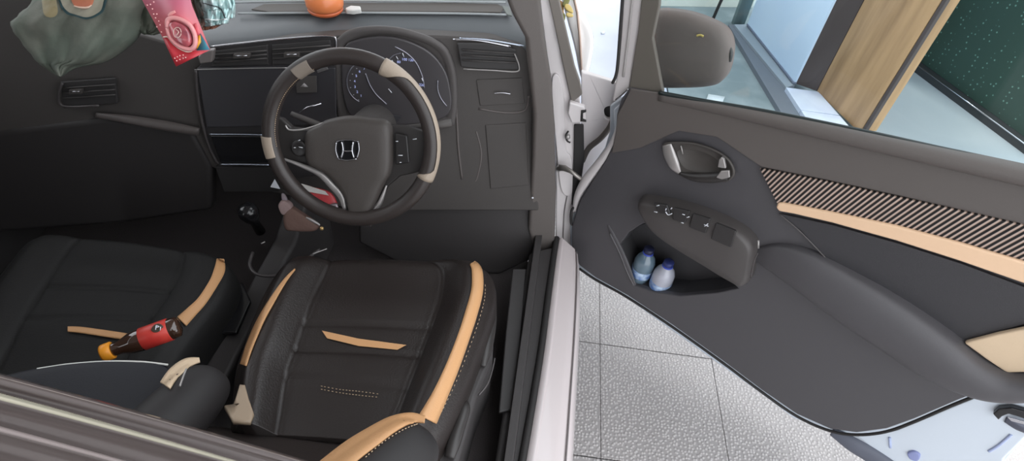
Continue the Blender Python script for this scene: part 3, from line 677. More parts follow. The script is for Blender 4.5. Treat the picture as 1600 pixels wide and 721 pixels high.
def bolster(px, rads):
    P = sp2([(x, y) for x, y in px], 6); n_ = len(P); rr = spline([V((q, 0, 0)) for q in rads], 6)
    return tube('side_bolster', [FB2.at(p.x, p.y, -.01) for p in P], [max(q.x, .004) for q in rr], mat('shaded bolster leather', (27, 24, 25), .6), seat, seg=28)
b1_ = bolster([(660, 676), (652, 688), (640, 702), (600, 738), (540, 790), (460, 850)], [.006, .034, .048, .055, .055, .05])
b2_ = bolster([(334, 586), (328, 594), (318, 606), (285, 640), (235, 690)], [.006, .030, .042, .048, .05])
T2 = [bvh(b1_), bvh(b2_)]

band('piping_band', [(664, 656, 10), (640, 654, 16), (612, 664, 24), (580, 684, 30), (548, 706, 34), (510, 738, 38)], T2, FB2, m_beige, seat, lift=.004, label='beige band up the right of the backrest')
band('piping_band', [(312, 563, 6), (292, 568, 14), (272, 583, 17), (258, 603, 18)], T2, FB2, m_beige2, seat, lift=.005, label='pale beige band on the left of the backrest')
pillow('accent_patch', [(375, 602), (383, 603), (389, 625), (397, 648), (391, 662), (364, 661), (350, 637), (360, 646), (368, 625)], FB2, .004, mat('taupe leather', (150, 132, 112), .5), seat, sm=False, off=-.004, label='taupe leather patch low on the backrest')
stitches('stitching', [(655, 662), (630, 672), (598, 692), (570, 716)], T2, FB2, seat, gap=4)
ptube('buckle_edge', [(291, 577), (286, 590), (281, 604)], FB2, .0014, m_silver, seat, off=.045)
# lever and side plastics on the sill side
SP = Plane((-.02, .6, .5), (.75, -.1, .66))
plate('side_shield', [(768, 450), (775, 470), (770, 560), (745, 620), (712, 740), (660, 740), (680, 670), (712, 610), (740, 540), (755, 480)], ZP(.53), .2, m_kick, seat, bevel=.012)
ridge('recline_lever', [(768, 466, 3, .003), (768, 490, 8, .014), (764, 520, 10, .016), (758, 550, 10, .016), (754, 573, 5, .006)], ZP(.535), m_hub2, seat)
ridge('height_lever', [(728, 628, 4, .004), (726, 640, 9, .014), (718, 665, 10, .016), (708, 695, 11, .016), (702, 716, 8, .008)], ZP(.54), m_hub2, seat)
ptube('belt_webbing_edge', [(773, 560), (770, 575), (762, 600), (748, 618)], ZP(.535), .002, mat('frame grey', (72, 68, 68)), seat)
# passenger seat
ps = thing('passenger_seat', 'black leather passenger seat with beige stripes, far left under the bottle', 'car seat', (-.95, .6, .28))
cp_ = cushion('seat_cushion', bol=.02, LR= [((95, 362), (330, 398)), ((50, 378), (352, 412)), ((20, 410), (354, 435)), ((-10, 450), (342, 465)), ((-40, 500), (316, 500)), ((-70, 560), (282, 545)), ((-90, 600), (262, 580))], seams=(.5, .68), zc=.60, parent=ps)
T3 = bvh(cp_)
band('piping_band', [(344, 405, 11), (343, 422, 17), (334, 442, 15), (316, 470, 15), (299, 488, 17), (284, 503, 20)], [T3], Z6, m_beige, ps, lift=.005, label='beige band along the right bolster')
band('accent_strip', [(106, 515, 8), (125, 516, 9), (160, 521, 10), (200, 527, 10), (230, 531, 10)], [T3], Z6, m_beige, ps, lift=.005, label='beige strip across the cushion')
# passenger backrest stays left/behind, low in frame
# armrest / console
con = thing('centre_console', 'black centre console between the front seats', 'console', (-.6, .8, .28))
wplate('console_body', [V((-.66, .30, .28)), V((-.66, 1.22, .28)), V((-.66, 1.24, .62)), V((-.66, 1.0, .52)), V((-.66, .30, .50))], (.06, 0, 0), m_kick, con, bevel=.012)
tube('gear_gaiter_ring', [ZP(.56).at(p.x, p.y) for p in sp2([(395, 395), (390, 415), (402, 429), (430, 431), (458, 422), (480, 405), (500, 390)], 5)], .004, mat('gaiter ring', (74, 70, 70), .4), con)
gk = lathe('gear_knob', [(.0, 0), (.013, .0), (.011, .05), (.020, .07), (.025, .09), (.022, .108), (.010, .116), (0, .117)], ZP(.54).at(407, 362), (0, -.25, 1), m_gloss, con)
ptube('console_glint', [(408, 381), (414, 378)], ZP(.57), .0016, m_silver, con, n=2)
plate('console_tray', [(345, 468), (378, 440), (392, 470), (370, 520), (330, 520)], ZP(.535), .012, m_gloss, con, bevel=.004)
arm = thing('armrest', 'raised black armrest with pale piping beside the driver backrest', 'armrest', (-.63, .28, .5))
AP = ZP(.74)
pillow('armrest_lid', [(58, 579), (110, 571), (165, 567), (220, 568), (258, 572), (272, 590), (270, 640), (200, 760), (60, 760), (-40, 640), (-20, 600)], AP, .014, mat('blue sheen leather', (20, 22, 30), .6, bump=(300, .15)), arm, back=.10)  # blue sheen is put into the lid's base colour
ptube('armrest_piping', [(58, 577), (85, 573), (110, 569.5), (165, 565.5), (220, 566), (262, 570.5)], AP, .0018, mat('pale piping', (225, 225, 220), .5), arm, off=.010, label='pale piping')

# ============================================================ DOOR
th = math.radians(58); du = V((math.sin(th), -math.cos(th), 0)); DP = Plane((.18, 1.25, .4), (-math.cos(th), -math.sin(th), 0))
trim_px = [(984, 137), (1030, 146), (1100, 159), (1200, 177), (1350, 208), (1480, 237), (1720, 290), (1720, 560), (1600, 588), (1500, 625), (1430, 655), (1385, 671), (1340, 677), (1297, 671), (1245, 648), (1190, 610), (1130, 565), (1050, 508), (980, 462), (930, 434), (905, 415), (893, 392), (893, 355), (905, 315), (922, 288), (946, 250), (958, 225), (962, 205), (963, 180), (970, 155)]
pocket = [(945, 342), (985, 352), (1022, 348), (1062, 378), (1110, 410), (1152, 450), (1120, 458), (1062, 464), (1022, 456), (990, 446), (972, 412)]
pk = [(1022, 346), (1064, 378), (1112, 412), (1153, 451), (1120, 458), (1062, 463), (1022, 457), (992, 447), (978, 415), (967, 386), (983, 364), (1003, 351)]
door = plate('driver_door', trim_px, DP, .018, m_door, body, bevel=.004, hole=pk, smh=False, label='open driver door with black trim')
# pocket bin: back wall, floor and sides behind the opening
bm = bmesh.new(); fr_ = [DP.at(x, y, -.002) for x, y in pk]; bk_ = [p - DP.n * .078 + V((0, 0, .0)) for p in fr_]
a = [bm.verts.new(p) for p in fr_]; b = [bm.verts.new(p) for p in bk_]
for i in range(len(a)): bm.faces.new((a[i], a[(i + 1) % len(a)], b[(i + 1) % len(a)], b[i]))
bm.faces.new(b); o = link('door_pocket', bm, mat('pocket plastic', (58, 57, 59), .6), door, smooth=False, label='dark open door pocket')
ridge('pocket_lip', [(950, 352, 1.5, .002), (958, 368, 3, .004), (972, 397, 4, .005), (984, 427, 4, .005), (992, 446, 2, .003)], DP, m_door, door)
ptube('pocket_crease', [(953, 365), (968, 395), (980, 425), (990, 446)], DP, .0022, mat('crease grey', (96, 94, 96), .45), door, off=.004)
# upper soft panel
plate('upper_pad', [(985, 139), (1030, 145), (1200, 177), (1350, 208), (1480, 237), (1720, 290), (1720, 392), (1600, 352), (1400, 306), (1290, 282), (1190, 262), (1120, 215), (1060, 205), (1000, 232), (955, 240), (962, 205), (964, 180)], DP, .006, m_doorup, door, off=.005, bevel=.004, segs=3)
ridge('belt_shoulder', [(1030, 152, 6, .006), (1120, 168, 9, .012), (1250, 195, 12, .018), (1400, 228, 14, .022), (1600, 272, 16, .024), (1720, 298, 16, .024)], DP, m_doorup, door, off=.002)
ptube('belt_seal', [(1030, 145), (1100, 158), (1200, 175), (1350, 206), (1480, 235), (1720, 288)], DP, .005, mat('belt seal', (34, 42, 42), .4), door, off=.004)
# patterned trim, beige stripe, leather insert
m_str = bpy.data.materials.new('ribbed metallic trim'); m_str.use_nodes = True; nt = m_str.node_tree; b_ = nt.nodes['Principled BSDF']
g_ = nt.nodes.new('ShaderNodeTexCoord'); vm = nt.nodes.new('ShaderNodeVectorMath'); vm.operation = 'DOT_PRODUCT'
A0, A1, A2 = DP.at(1400, 330), DP.at(1420, 316), DP.at(1400, 338.6)
sd = (A1 - A0).normalized(); pn = DP.n.cross(sd).normalized(); per = abs((A2 - A0).dot(pn)); kv = pn / per
vm.inputs[1].default_value = kv; fm = nt.nodes.new('ShaderNodeMath'); fm.operation = 'FRACT'; cr = nt.nodes.new('ShaderNodeValToRGB')
cr.color_ramp.elements[0].position = .0; cr.color_ramp.elements[0].color = lin((24, 22, 22)); cr.color_ramp.elements[1].position = .45; cr.color_ramp.elements[1].color = lin((30, 27, 27))
e = cr.color_ramp.elements.new(.6); e.color = lin((196, 168, 150)); e = cr.color_ramp.elements.new(.85); e.color = lin((206, 188, 178)); e = cr.color_ramp.elements.new(1.); e.color = lin((24, 22, 22))
nt.links.new(g_.outputs['Object'], vm.inputs[0]); nt.links.new(vm.outputs['Value'], fm.inputs[0]); nt.links.new(fm.outputs[0], cr.inputs[0]); nt.links.new(cr.outputs[0], b_.inputs['Base Color'])
b_.inputs['Roughness'].default_value = .3; b_.inputs['Metallic'].default_value = .35
plate('ribbed_trim', [(1187, 264), (1215, 269), (1300, 286), (1400, 308), (1500, 330), (1600, 353), (1720, 384), (1720, 446), (1600, 408), (1500, 378), (1400, 352), (1300, 331), (1214, 318)], DP, .006, m_str, door, off=.010, bevel=.001, label='black and silver diagonally ribbed trim')
plate('beige_stripe', [(1212, 325), (1215, 318.5), (1222, 318), (1300, 333), (1400, 354), (1500, 381), (1600, 411), (1720, 452), (1720, 494), (1600, 444), (1500, 409), (1400, 377), (1300, 349), (1240, 335), (1217, 331)], DP, .010, mat('peach door leather', (232, 196, 162), .5, bump=(400, .2)), door, off=.016, bevel=.004, segs=3, label='beige leather stripe under the ribbed trim')
plate('leather_insert', [(1216, 334), (1300, 352), (1400, 380), (1500, 412), (1720, 494), (1720, 500), (1600, 508), (1506, 536), (1400, 470), (1300, 410), (1285, 398), (1250, 360)], DP, .006, m_doorfab, door, off=.008, bevel=.002)
ptube('insert_seam', [(1217, 334), (1250, 362), (1283, 396), (1296, 410)], DP, .0018, mat('frame grey', (72, 68, 68)), door, off=.009)
plate('elbow_patch', [(1506, 537), (1560, 523), (1720, 490), (1720, 575), (1600, 583), (1573, 584), (1540, 562)], DP, .012, m_beige2, door, off=.020, bevel=.004, label='beige leather elbow patch')
# armrest
ridge('door_armrest', [(1180, 398, 10, .006), (1215, 402, 22, .022), (1260, 418, 30, .038), (1330, 458, 36, .050), (1400, 500, 38, .056), (1470, 545, 36, .06), (1530, 578, 26, .06), (1580, 592, 19, .055), (1640, 590, 17, .05), (1720, 575, 17, .05)], DP, m_door, door, off=0, seg=24, power=.38, n=8)
# switch panel, raised wedge
sw = pillow('switch_panel', [(1004, 306), (1030, 306), (1080, 316), (1130, 334), (1165, 352), (1185, 374), (1184, 400), (1174, 436), (1150, 428), (1110, 404), (1060, 374), (1030, 352), (1014, 332)], DP, .045, mat('switch panel plastic', (74, 70, 69), .45, bump=(900, .15)), door, n=4, prof=((0, 0), (.02, .6), (.05, .92), (.1, 1), (.5, 1), (.8, 1.0)), back=.0)
SWP = DP.off(.046)
for poly in [[(1020, 318), (1042, 321), (1048, 336), (1030, 334)], [(1052, 325), (1078, 331), (1070, 350), (1050, 344)], [(1082, 334), (1110, 343), (1102, 366), (1076, 356)], [(1118, 349), (1150, 362), (1142, 388), (1110, 374)]]:
    plate('window_switch', poly, SWP, .008, m_gloss if False else mat('switch plastic', (46, 44, 44), .4), door, off=.006, bevel=.003)
for a in [[(1026, 322), (1030, 321)], [(1022, 331), (1027, 332)], [(1040, 331), (1044, 336), (1050, 334)], [(1041, 326), (1040, 329)], [(1048, 327), (1050, 325)], [(1066, 335), (1070, 336)], [(1073, 340), (1077, 339)], [(1064, 348), (1068, 349)], [(1100, 351), (1107, 354)], [(1101, 354), (1106, 350)]]:
    ptube('switch_mark', a, SWP, .0011, m_print, door, off=.0075, n=3)
ptube('panel_button', [(1185, 376), (1185, 388)], DP, .0022, m_silver, door, off=.03, n=2)  # small silver button at the end of the switch panel
ptube('pull_edge', [(1184, 396), (1178, 410), (1173, 434)], DP, .0014, mat('frame grey', (72, 68, 68)), door, off=.046)
# door release in its cup
cup = pillow('handle_cup', [(1036, 226), (1060, 222), (1090, 225), (1120, 236), (1141, 252), (1148, 272), (1136, 284), (1110, 284), (1080, 279), (1055, 270), (1040, 250)], DP, -.002, mat('cup plastic', (72, 68, 65), .5), door, off=.012, prof=((0, 0), (.03, -1), (.07, -.5), (.12, 1.0), (.4, 2.0), (.7, 2.2)))
ridge('cup_crescent', [(1042, 226, 7, .004), (1046, 240, 9, .007), (1054, 258, 8, .007), (1062, 270, 3, .003)], DP, m_silver, door, off=.012, label='silver crescent on the handle cup')
ridge('release_lever', [(1062, 271, 2, .004), (1085, 276, 6, .012), (1115, 277, 8, .014), (1138, 274, 7, .012)], DP, m_hub2, door, off=.012)
plate('lever_tip', [(1126, 268), (1139, 267), (1140, 278), (1128, 281), (1118, 278)], DP, .006, m_silver, door, off=.030, bevel=.002, label='silver tip of the release lever')
plate('lock_tab', [(1121, 262), (1123, 250), (1127, 246), (1131, 249), (1134, 264)], DP, .008, m_silver, door, off=.026, bevel=.002, label='silver lock tab')
ptube('cup_mark', [(1064, 228), (1067, 241)], DP, .0016, m_silver, door, off=.012, n=2)
# white shell (sheet metal) behind the trim, bottom seal, latch
shell = [(952, 165), (975, 150), (1030, 172), (1100, 186), (1720, 325), (1760, 560), (1680, 628), (1600, 690), (1560, 735), (1545, 790), (1440, 780), (1392, 728), (1330, 684), (1240, 655), (1188, 616), (1120, 568), (980, 468), (928, 440), (900, 420), (888, 394), (888, 350), (902, 300), (922, 262), (944, 232), (952, 205)]
plate('door_shell', shell, DP, .03, m_bluewhite, door, off=-.096, bevel=.006, segs=3)
# inner flange steps up from the shell to the trim edge
fl_ = [(957, 172), (984, 150), (1030, 168), (1720, 315), (1740, 565), (1610, 598), (1500, 640), (1440, 668), (1392, 690), (1340, 682), (1290, 674), (1240, 651), (1188, 613), (1120, 563), (1048, 512), (978, 466), (928, 438), (902, 418), (890, 394), (889, 352), (903, 305), (922, 274), (944, 244), (955, 222), (959, 200)]
plate('inner_flange', fl_, DP, .075, m_bluewhite, door, off=-.02, bevel=.008, segs=3, hole=pk, smh=False)
plate('shell_face', [(1335, 680), (1400, 672), (1500, 630), (1600, 592), (1730, 560), (1700, 610), (1612, 676), (1570, 718), (1545, 780), (1440, 775), (1394, 728)], DP, .02, m_bluewhite, door, off=-.018, bevel=.006, segs=3)
ridge('bottom_seal', [(1300, 674, 6, .008), (1330, 692, 10, .016), (1360, 710, 11, .016), (1400, 738, 12, .016), (1440, 770, 12, .016)], DP, mat('grey rubber seal', (92, 96, 108), .6), door, off=-.018)
ptube('trim_edge_seal', [(905, 420), (930, 437), (980, 465), (1050, 511), (1130, 568), (1190, 613), (1245, 651), (1297, 674), (1340, 680), (1385, 675), (1430, 659), (1500, 629), (1600, 592), (1720, 564)], DP, .004, m_rubber, door, off=-.004)
lt = plate('door_latch', [(1551, 648), (1560, 640), (1580, 638), (1610, 646), (1610, 660), (1596, 654), (1576, 648), (1566, 652), (1560, 658)], DP, .014, m_gloss, door, off=-.004, bevel=.003, label='black door latch on the white edge')
ridge('latch_plate', [(1571, 655, 5, .004), (1590, 664, 7, .008), (1615, 674, 7, .008)], DP, mat('latch grey', (90, 92, 104), .35, .5), door, off=-.018)
plate('latch_slot', [(1573, 652), (1610, 662), (1610, 667), (1580, 659)], DP, .004, m_chrome, door, off=-.008, bevel=.001)
m_mark = mat('violet grey mark', (138, 146, 190), .6)
pillow('drain_plug', [(1418, 708), (1428, 705), (1438, 711), (1434, 720), (1422, 717)], DP, .004, m_mark, door, off=-.016, label='blue grey plug low on the door edge')
ptube('shell_crease', [(1390, 684), (1391, 700)], DP, .003, mat('crease blue', (170, 182, 215), .5), door, off=-.017, n=2)
ptube('shell_crease', [(1545, 706), (1560, 697), (1580, 680)], DP, .003, mat('crease blue', (170, 182, 215), .5), door, off=-.017)
# front edge: white rolled edge between seal and trim
ridge('front_edge', [(968, 190, 3, .006), (966, 205, 5, .01), (955, 232, 7, .012), (937, 256, 8, .012), (918, 280, 8, .012), (904, 305, 6, .010), (898, 330, 3, .006)], DP, m_white, door, off=-.014)
# window frame upright, mirror sail, glass
plate('window_frame', [(976, -60), (1012, -60), (998, 40), (988, 110), (984, 138), (962, 158), (956, 160), (964, 110), (969, 60)], DP, .03, m_white, door, off=-.012, bevel=.006, segs=3, label='white upright of the window frame')
ptube('frame_groove', [(993, -50), (984, 40), (974, 120)], DP, .003, mat('groove grey', (160, 156, 154), .5), door, off=-.010)
ptube('frame_seal', [(976, -50), (969, 50), (964, 110), (957, 130)], DP, .004, m_rubber, door, off=-.010)
ptube('sail_chrome', [(962, 156), (972, 148), (982, 139)], DP, .002, m_chrome, door, off=-.002)
plate('mirror_sail', [(1008, -60), (1034, -60), (1030, 10), (1020, 60), (1036, 146), (982, 140), (988, 100), (996, 50)], DP, .012, mat('sail plastic', (96, 91, 84), .6), door, off=-.004, bevel=.004)
gl = glassy('tinted door glass', (.92, .97, .98), .04)
plate('door_glass', [(1026, 150), (1024, -60), (1760, -60), (1760, 300)], DP, .004, gl, door, off=-.016, bevel=0, smooth=False, label='clear tinted door window glass')
# mirror outside the glass
MP = DP.off(-.075)
mr = pillow('side_mirror', [(992, 132), (993, 90), (998, 50), (1008, 24), (1030, 16), (1075, 21), (1112, 34), (1134, 48), (1143, 70), (1141, 98), (1132, 122), (1112, 134), (1060, 137), (1015, 136)], MP, .026, mat('mirror housing plastic', (114, 98, 92), .65), door, back=.02, prof=((0, 0), (.03, .35), (.08, .62), (.16, .82), (.3, .95), (.6, 1.0)), label='black mirror housing outside the glass')
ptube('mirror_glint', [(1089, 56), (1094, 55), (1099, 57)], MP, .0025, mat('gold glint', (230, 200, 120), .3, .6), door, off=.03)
ridge('mirror_notch', [(1141, 74, 2, .004), (1143, 84, 3, .008), (1141, 96, 2, .004)], MP, m_plastic, door, off=.0)

# ============================================================ LOOSE THINGS
# water bottles in the door pocket
def bottle(px, top_z_px, label, fill, capm):
    p = DP.at(px[0], px[1], -.038)
    base = V((p.x, p.y, p.z - .012)); t = thing('water_bottle', label, 'bottle', base, group=None)
    ax = V((0, 0, 1)); R_ = .030
    lathe('bottle_body', [(.026, 0), (.029, .003), (.030, .02), (.029, .03), (.031, .04), (.0325, .060), (.031, .080), (.024, .097), (.0150, .108), (.0125, .112), (.0125, .118)], base, ax, fill, t)
    lathe('bottle_label', [(.0308, .020), (.0316, .024), (.0322, .044), (.0326, .050)], base, ax, mat('blue water label', (70, 110, 175), .35, var=((190, 210, 232), 45)), t, label='blue and white label')
    lathe('bottle_cap', [(.0, .116), (.0145, .116), (.015, .118), (.015, .128), (.0135, .131), (0, .1315)], base, ax, capm, t, label='cap')
    lathe('cap_ring', [(.0152, .110), (.0162, .112), (.0152, .115)], base, ax, mat('blue plastic', (62, 84, 190), .4), t)
    return t
m_clear = mat('clear bottle plastic', (98, 118, 132), .12, coat=.6); m_milky = mat('milky bottle plastic', (176, 178, 190), .15, coat=.6)
bottle((1000, 430), 0, 'small water bottle with blue ring in the door pocket, farther left one', m_clear, mat('dark blue cap', (30, 34, 66), .4))
bottle((1029, 450), 0, 'small milky water bottle in the door pocket, nearer right one', m_milky, mat('navy cap', (44, 54, 110), .4))
# tea bottle between the seats
pa, pb = ZP(.70).at(160, 553), ZP(.715).at(282, 509)
ax = (pb - pa).normalized(); L = (pb - pa).length
tb = thing('drink_bottle', 'plastic drink bottle with orange cap and red label lying on the passenger seat', 'bottle', (pa + pb) / 2 - V((0, 0, .03)))
R_ = L * .158
lathe('bottle_body', [(.012, L * .10), (.0125, L * .15), (R_ * .62, L * .24), (R_ * .92, L * .36), (R_, L * .46), (R_ * .96, L * .9), (R_ * .9, L * .97), (R_ * .5, L * 1.0)], pa, ax, mat('brown tea in bottle', (60, 40, 30), .1, coat=.9), tb)
lathe('bottle_label', [(R_ * 1.0, L * .50), (R_ * 1.03, L * .505), (R_ * 1.03, L * .86), (R_ * 1.0, L * .865)], pa, ax, mat('red label', (206, 66, 56), .4, var=((190, 48, 44), 30)), tb, label='red label')
lathe('bottle_cap', [(.0, -.001), (.0155, 0), (.0165, .003), (.0165, L * .125), (.015, L * .13), (.0, L * .13)], pa, ax, mat('orange cap', (232, 150, 40), .4), tb, label='orange cap')
pc = pa + ax * L * .66; tocam = (CAM - pc).normalized(); nrm = (tocam - ax * tocam.dot(ax)).normalized()
LPn = Plane(pc + nrm * R_ * 1.05, (nrm + V((0, .15, 0))).normalized())
lg = pillow('label_badge', [(236, 516), (240, 509), (247, 506), (254, 509), (256, 514), (250, 519), (241, 520)], LPn, .001, mat('dark badge', (70, 60, 50), .4), tb, label='dark oval badge on the red label')
ptube('badge_mark', [(244, 509), (243, 516)], LPn, .0008, m_print, lg, off=.003, n=2); ptube('badge_mark', [(244, 509), (249, 511), (243, 512)], LPn, .0008, m_print, lg, off=.003, n=2); ptube('badge_mark', [(251, 511), (250, 517)], LPn, .0008, m_print, lg, off=.003, n=2)
# shiny small things in the console
p = ZP(.55).at(345, 497); tag(lathe('red_light', [(.0, 0), (.006, 0), (.006, .004), (0, .006)], p, (0, 0, 1), mat('red lens', (190, 40, 50), .2, emit=.4)), 'tiny red round reflector on the console tray right of the bottle', 'reflector')
p = ZP(.55).at(331, 496); tag(lathe('coin', [(.0, 0), (.008, 0), (.008, .002), (0, .002)], p, (0, 0, 1), m_chrome), 'small shiny coin on the console tray left of the red reflector', 'coin')
# orange squishy on the dash
oc = TP.at(511, 29) + V((0, 0, .016))
ob = thing('orange_dome', 'orange rubber dome on a round foot, on the dash above the screen', 'ornament', oc)
lathe('dome', [(.0, .012), (.041, .012), (.045, .02), (.0455, .032), (.042, .046), (.033, .058), (.018, .066), (0, .068)], oc, (0, 0, 1), mat('orange rubber', (226, 130, 78), .35, coat=.2), ob)
lathe('dome_foot', [(0, 0), (.034, 0), (.040, .004), (.043, .009), (.041, .013), (0, .013)], oc, (0, 0, 1), mat('dark orange rubber', (205, 105, 62), .35), ob)
o = plate('phone_clip', [(539, 12), (548, 8), (563, 9), (564, 14), (552, 16), (540, 15)], TP, .012, mat('white plastic clip', (222, 222, 218), .3), off=.03, bevel=.003); tag(o, 'small white plastic clip on the dash right of the orange dome', 'clip')
# grey-green cloth bag hanging over the dash
BG = Plane((0, 1.02, .95), (.15, -1, .55))
def cloth(name, outl_l, outl_r, pl, m, parent, amp=.012, nu=40, nv=34, seed=0, off=.03, **k):
    Lp = sp2(outl_l, 10); Rp = sp2(outl_r, 10); rows = []; rnd = random.Random(seed); ph = [rnd.uniform(0, 6) for _ in range(6)]
    for i in range(nv + 1):
        t = i / nv; a = Lp[round(t * (len(Lp) - 1))]; b = Rp[round(t * (len(Rp) - 1))]; row = []
        for j in range(nu + 1):
            u = j / nu; q = a.lerp(b, u)
            h = amp * (math.sin(u * 9 + t * 4 + ph[0]) + .6 * math.sin(u * 21 - t * 7 + ph[1]) + .5 * math.sin(t * 17 + u * 5 + ph[2]) + .25 * math.sin(u * 47 + t * 13 + ph[3])) + off * 1.3 * math.sin(math.pi * u) ** .5
            e_ = .7 * math.sin(t * 60 + ph[4]) if j in (0,) else 0
            row.append(pl.at(q.x + e_ * 2, q.y + e_, h))
        rows.append(row)
    return sheet(name, rows, m, parent, thick=.003, **k)
bag = thing('cloth_bag', 'crumpled grey-green cloth bag draped over the far left dash', 'bag', BG.at(120, 60) - V((0, 0, .1)))
m_bag = mat('grey green cloth', (88, 96, 86), .85, bump=(45, 1.0), var=((112, 114, 104), 14))
bb = cloth('bag_cloth', [(90, -60), (62, -10), (40, 15), (18, 38), (32, 62), (55, 92), (66, 102), (92, 120)], [(240, -60), (236, -10), (228, 20), (222, 46), (204, 70), (165, 96), (120, 105), (96, 119)], BG, m_bag, bag, amp=.007, seed=2)
TB = bvh(bb)
FBB = BG.off(.03)
draped('print_outline', [(90, -25), (93, 5), (103, 21), (118, 26), (135, 30), (152, 25), (164, 12), (163, -25)], [TB], FBB, mat('teal print', (52, 78, 82), .8), bag, lift=.005, label='dark teal outline of the printed patch')
draped('print_patch', [(93, -25), (96, 4), (106, 18), (119, 23), (135, 27), (150, 22), (160, 10), (159, -25)], [TB], FBB, mat('grey beige print', (150, 146, 130), .8), bag, lift=.008, label='grey-beige printed patch')
draped('print_center', [(108, -25), (113, 4), (124, 11), (138, 11), (146, 3), (146, -25)], [TB], FBB, mat('orange brown print', (186, 112, 84), .8), bag, lift=.011, label='orange-brown printed spot')
band('print_stroke', [(116, 9, 1.5), (126, 12, 2.5), (136, 12, 2.5), (143, 8, 1.5)], [TB], FBB, mat('pale pink print', (222, 190, 170), .8), bag, lift=.012)
draped('print_patch', [(66, -20), (66, 8), (70, 24), (82, 27), (90, 20), (88, 0), (84, -20)], [TB], FBB, mat('ochre print', (142, 130, 98), .8, var=((200, 205, 195), 9)), bag, lift=.006, label='pale ochre smudge')
# second bag behind the card and foil packs
bg2 = thing('pouch', 'dark green soft pouch behind the red card on the dash', 'bag', BG.at(225, 30) - V((0, 0, .06)))
cloth('pouch_cloth', [(200, -40), (203, 0), (208, 25), (214, 45), (225, 53)], [(300, -40), (290, 0), (280, 30), (268, 45), (240, 54)], BG.off(-.02), mat('dark green cloth', (78, 86, 74), .8, var=((100, 100, 90), 20)), bg2, amp=.006, seed=5, off=.02)
m_foil = mat('teal foil', (160, 196, 196), .25, .35, var=((215, 232, 230), 30))
for k_, (l, r, lab) in enumerate([([(300, -40), (312, -5), (318, 20), (322, 42)], [(355, -40), (358, -5), (362, 15), (356, 36)], 'teal foil packet on the dash, front one of the pair'), ([(330, -45), (335, -10), (340, 10), (346, 30)], [(366, -45), (364, -10), (367, 8), (366, 28)], 'pale foil packet on the dash, half hidden behind the front packet')]):
    t = thing('foil_packet', lab, 'packet', BG.at(335, 20) + V((0, .02 * k_, -.04)))
    pk_ = cloth('packet_body', l, r, BG.off(.0 - .02 * k_), m_foil, t, amp=.005, seed=11 + k_, off=.015)
    tk = bvh(pk_)
    if k_ == 0:
        band('packet_crease', [(318, 5, 1.2), (330, 8, 1.4), (345, 14, 1.4), (352, 28, 1.2)], [tk], BG, mat('dark crease', (60, 70, 72), .5), t, lift=.003)
        band('packet_crease', [(322, 30, 1.2), (340, 31, 1.5), (354, 30, 1.2)], [tk], BG, mat('pale crease', (230, 240, 240), .3), t, lift=.003)
cloth_o = cloth('wrinkled_bag', [(284, -40), (294, 0), (304, 30), (312, 48)], [(330, -40), (332, 0), (350, 30), (335, 44)], BG.off(-.03), mat('dull green wrapper', (88, 96, 90), .6, var=((140, 90, 70), 25)), None, amp=.006, seed=21, off=.015)
tag(cloth_o, 'dull green wrapper tucked between the red card and foil packets', 'wrapper')
# red product card
CPn = Plane(BG.at(270, 50, .065), (.1, -1, .5))
cardpx = [(218, -40), (286, -40), (300, 10), (328, 78), (275, 104), (252, 55), (222, 0)]
card = thing('product_card', 'pink-red hanging card with a round ring blister, on the dash', 'card', CPn.at(275, 103))
m_card = bpy.data.materials.new('pink red card'); m_card.use_nodes = True; nt = m_card.node_tree; b_ = nt.nodes['Principled BSDF']
tc = nt.nodes.new('ShaderNodeTexCoord'); sx = nt.nodes.new('ShaderNodeSeparateXYZ'); mr_ = nt.nodes.new('ShaderNodeMapRange'); cr = nt.nodes.new('ShaderNodeValToRGB')
mr_.inputs[1].default_value = -.02; mr_.inputs[2].default_value = .16
cr.color_ramp.elements[0].color = lin((214, 70, 76)); cr.color_ramp.elements[1].color = lin((170, 90, 140)); e = cr.color_ramp.elements.new(.5); e.color = lin((222, 120, 128))
nt.links.new(tc.outputs['Object'], sx.inputs[0]); nt.links.new(sx.outputs[2], mr_.inputs[0]); nt.links.new(mr_.outputs[0], cr.inputs[0]); nt.links.new(cr.outputs[0], b_.inputs['Base Color']); b_.inputs['Roughness'].default_value = .35
plate('card_sheet', cardpx, CPn, .002, m_card, card, bevel=0)
C1 = CPn.off(.0012)
plate('card_print', [(313, 52), (328, 78), (307, 79), (312, 66)], C1, .0008, mat('teal card print', (70, 140, 160), .4), card, bevel=0, label='teal corner')
plate('card_print', [(309, 56), (313, 55), (314, 66), (308, 76), (306, 76), (309, 66)], C1, .0008, mat('yellow card print', (236, 170, 50), .4), card, bevel=0, off=.0005, label='yellow stroke')
plate('card_print', [(302, 38), (306, 36), (312, 50), (311, 55), (306, 54)], C1, .0008, mat('pink card print', (236, 110, 120), .4), card, bevel=0, label='pink patch')
plate('card_print', [(255, 58), (262, 58), (270, 70), (285, 80), (300, 80), (322, 81), (275, 104)], C1, .0008, mat('deep red card print', (204, 58, 68), .4), card, bevel=0, sm=False, label='deep red lower part')
tube('blister_ring', [C1.at(p.x, p.y, .004) for p in sp2([(262, 44), (262, 32), (270, 28), (284, 31), (297, 40), (304, 54), (305, 68), (300, 76), (290, 76), (277, 70), (266, 58), (262, 44)], 4)], .0042, mat('pink plastic ring', (235, 160, 160), .3), card, label='pale pink ring')
ridge('ring_tag', [(263, 25, 2, .002), (268, 21, 3, .003), (274, 18, 2, .002)], C1, mat('pink plastic ring', (235, 160, 160)), card)
pillow('blister', [(266, 44), (267, 36), (276, 34), (290, 40), (299, 52), (301, 66), (295, 73), (284, 70), (272, 60)], C1, .009, mat('blister plastic', (196, 96, 104), .12, coat=.8, var=((110, 60, 74), 30)), card, off=.002)
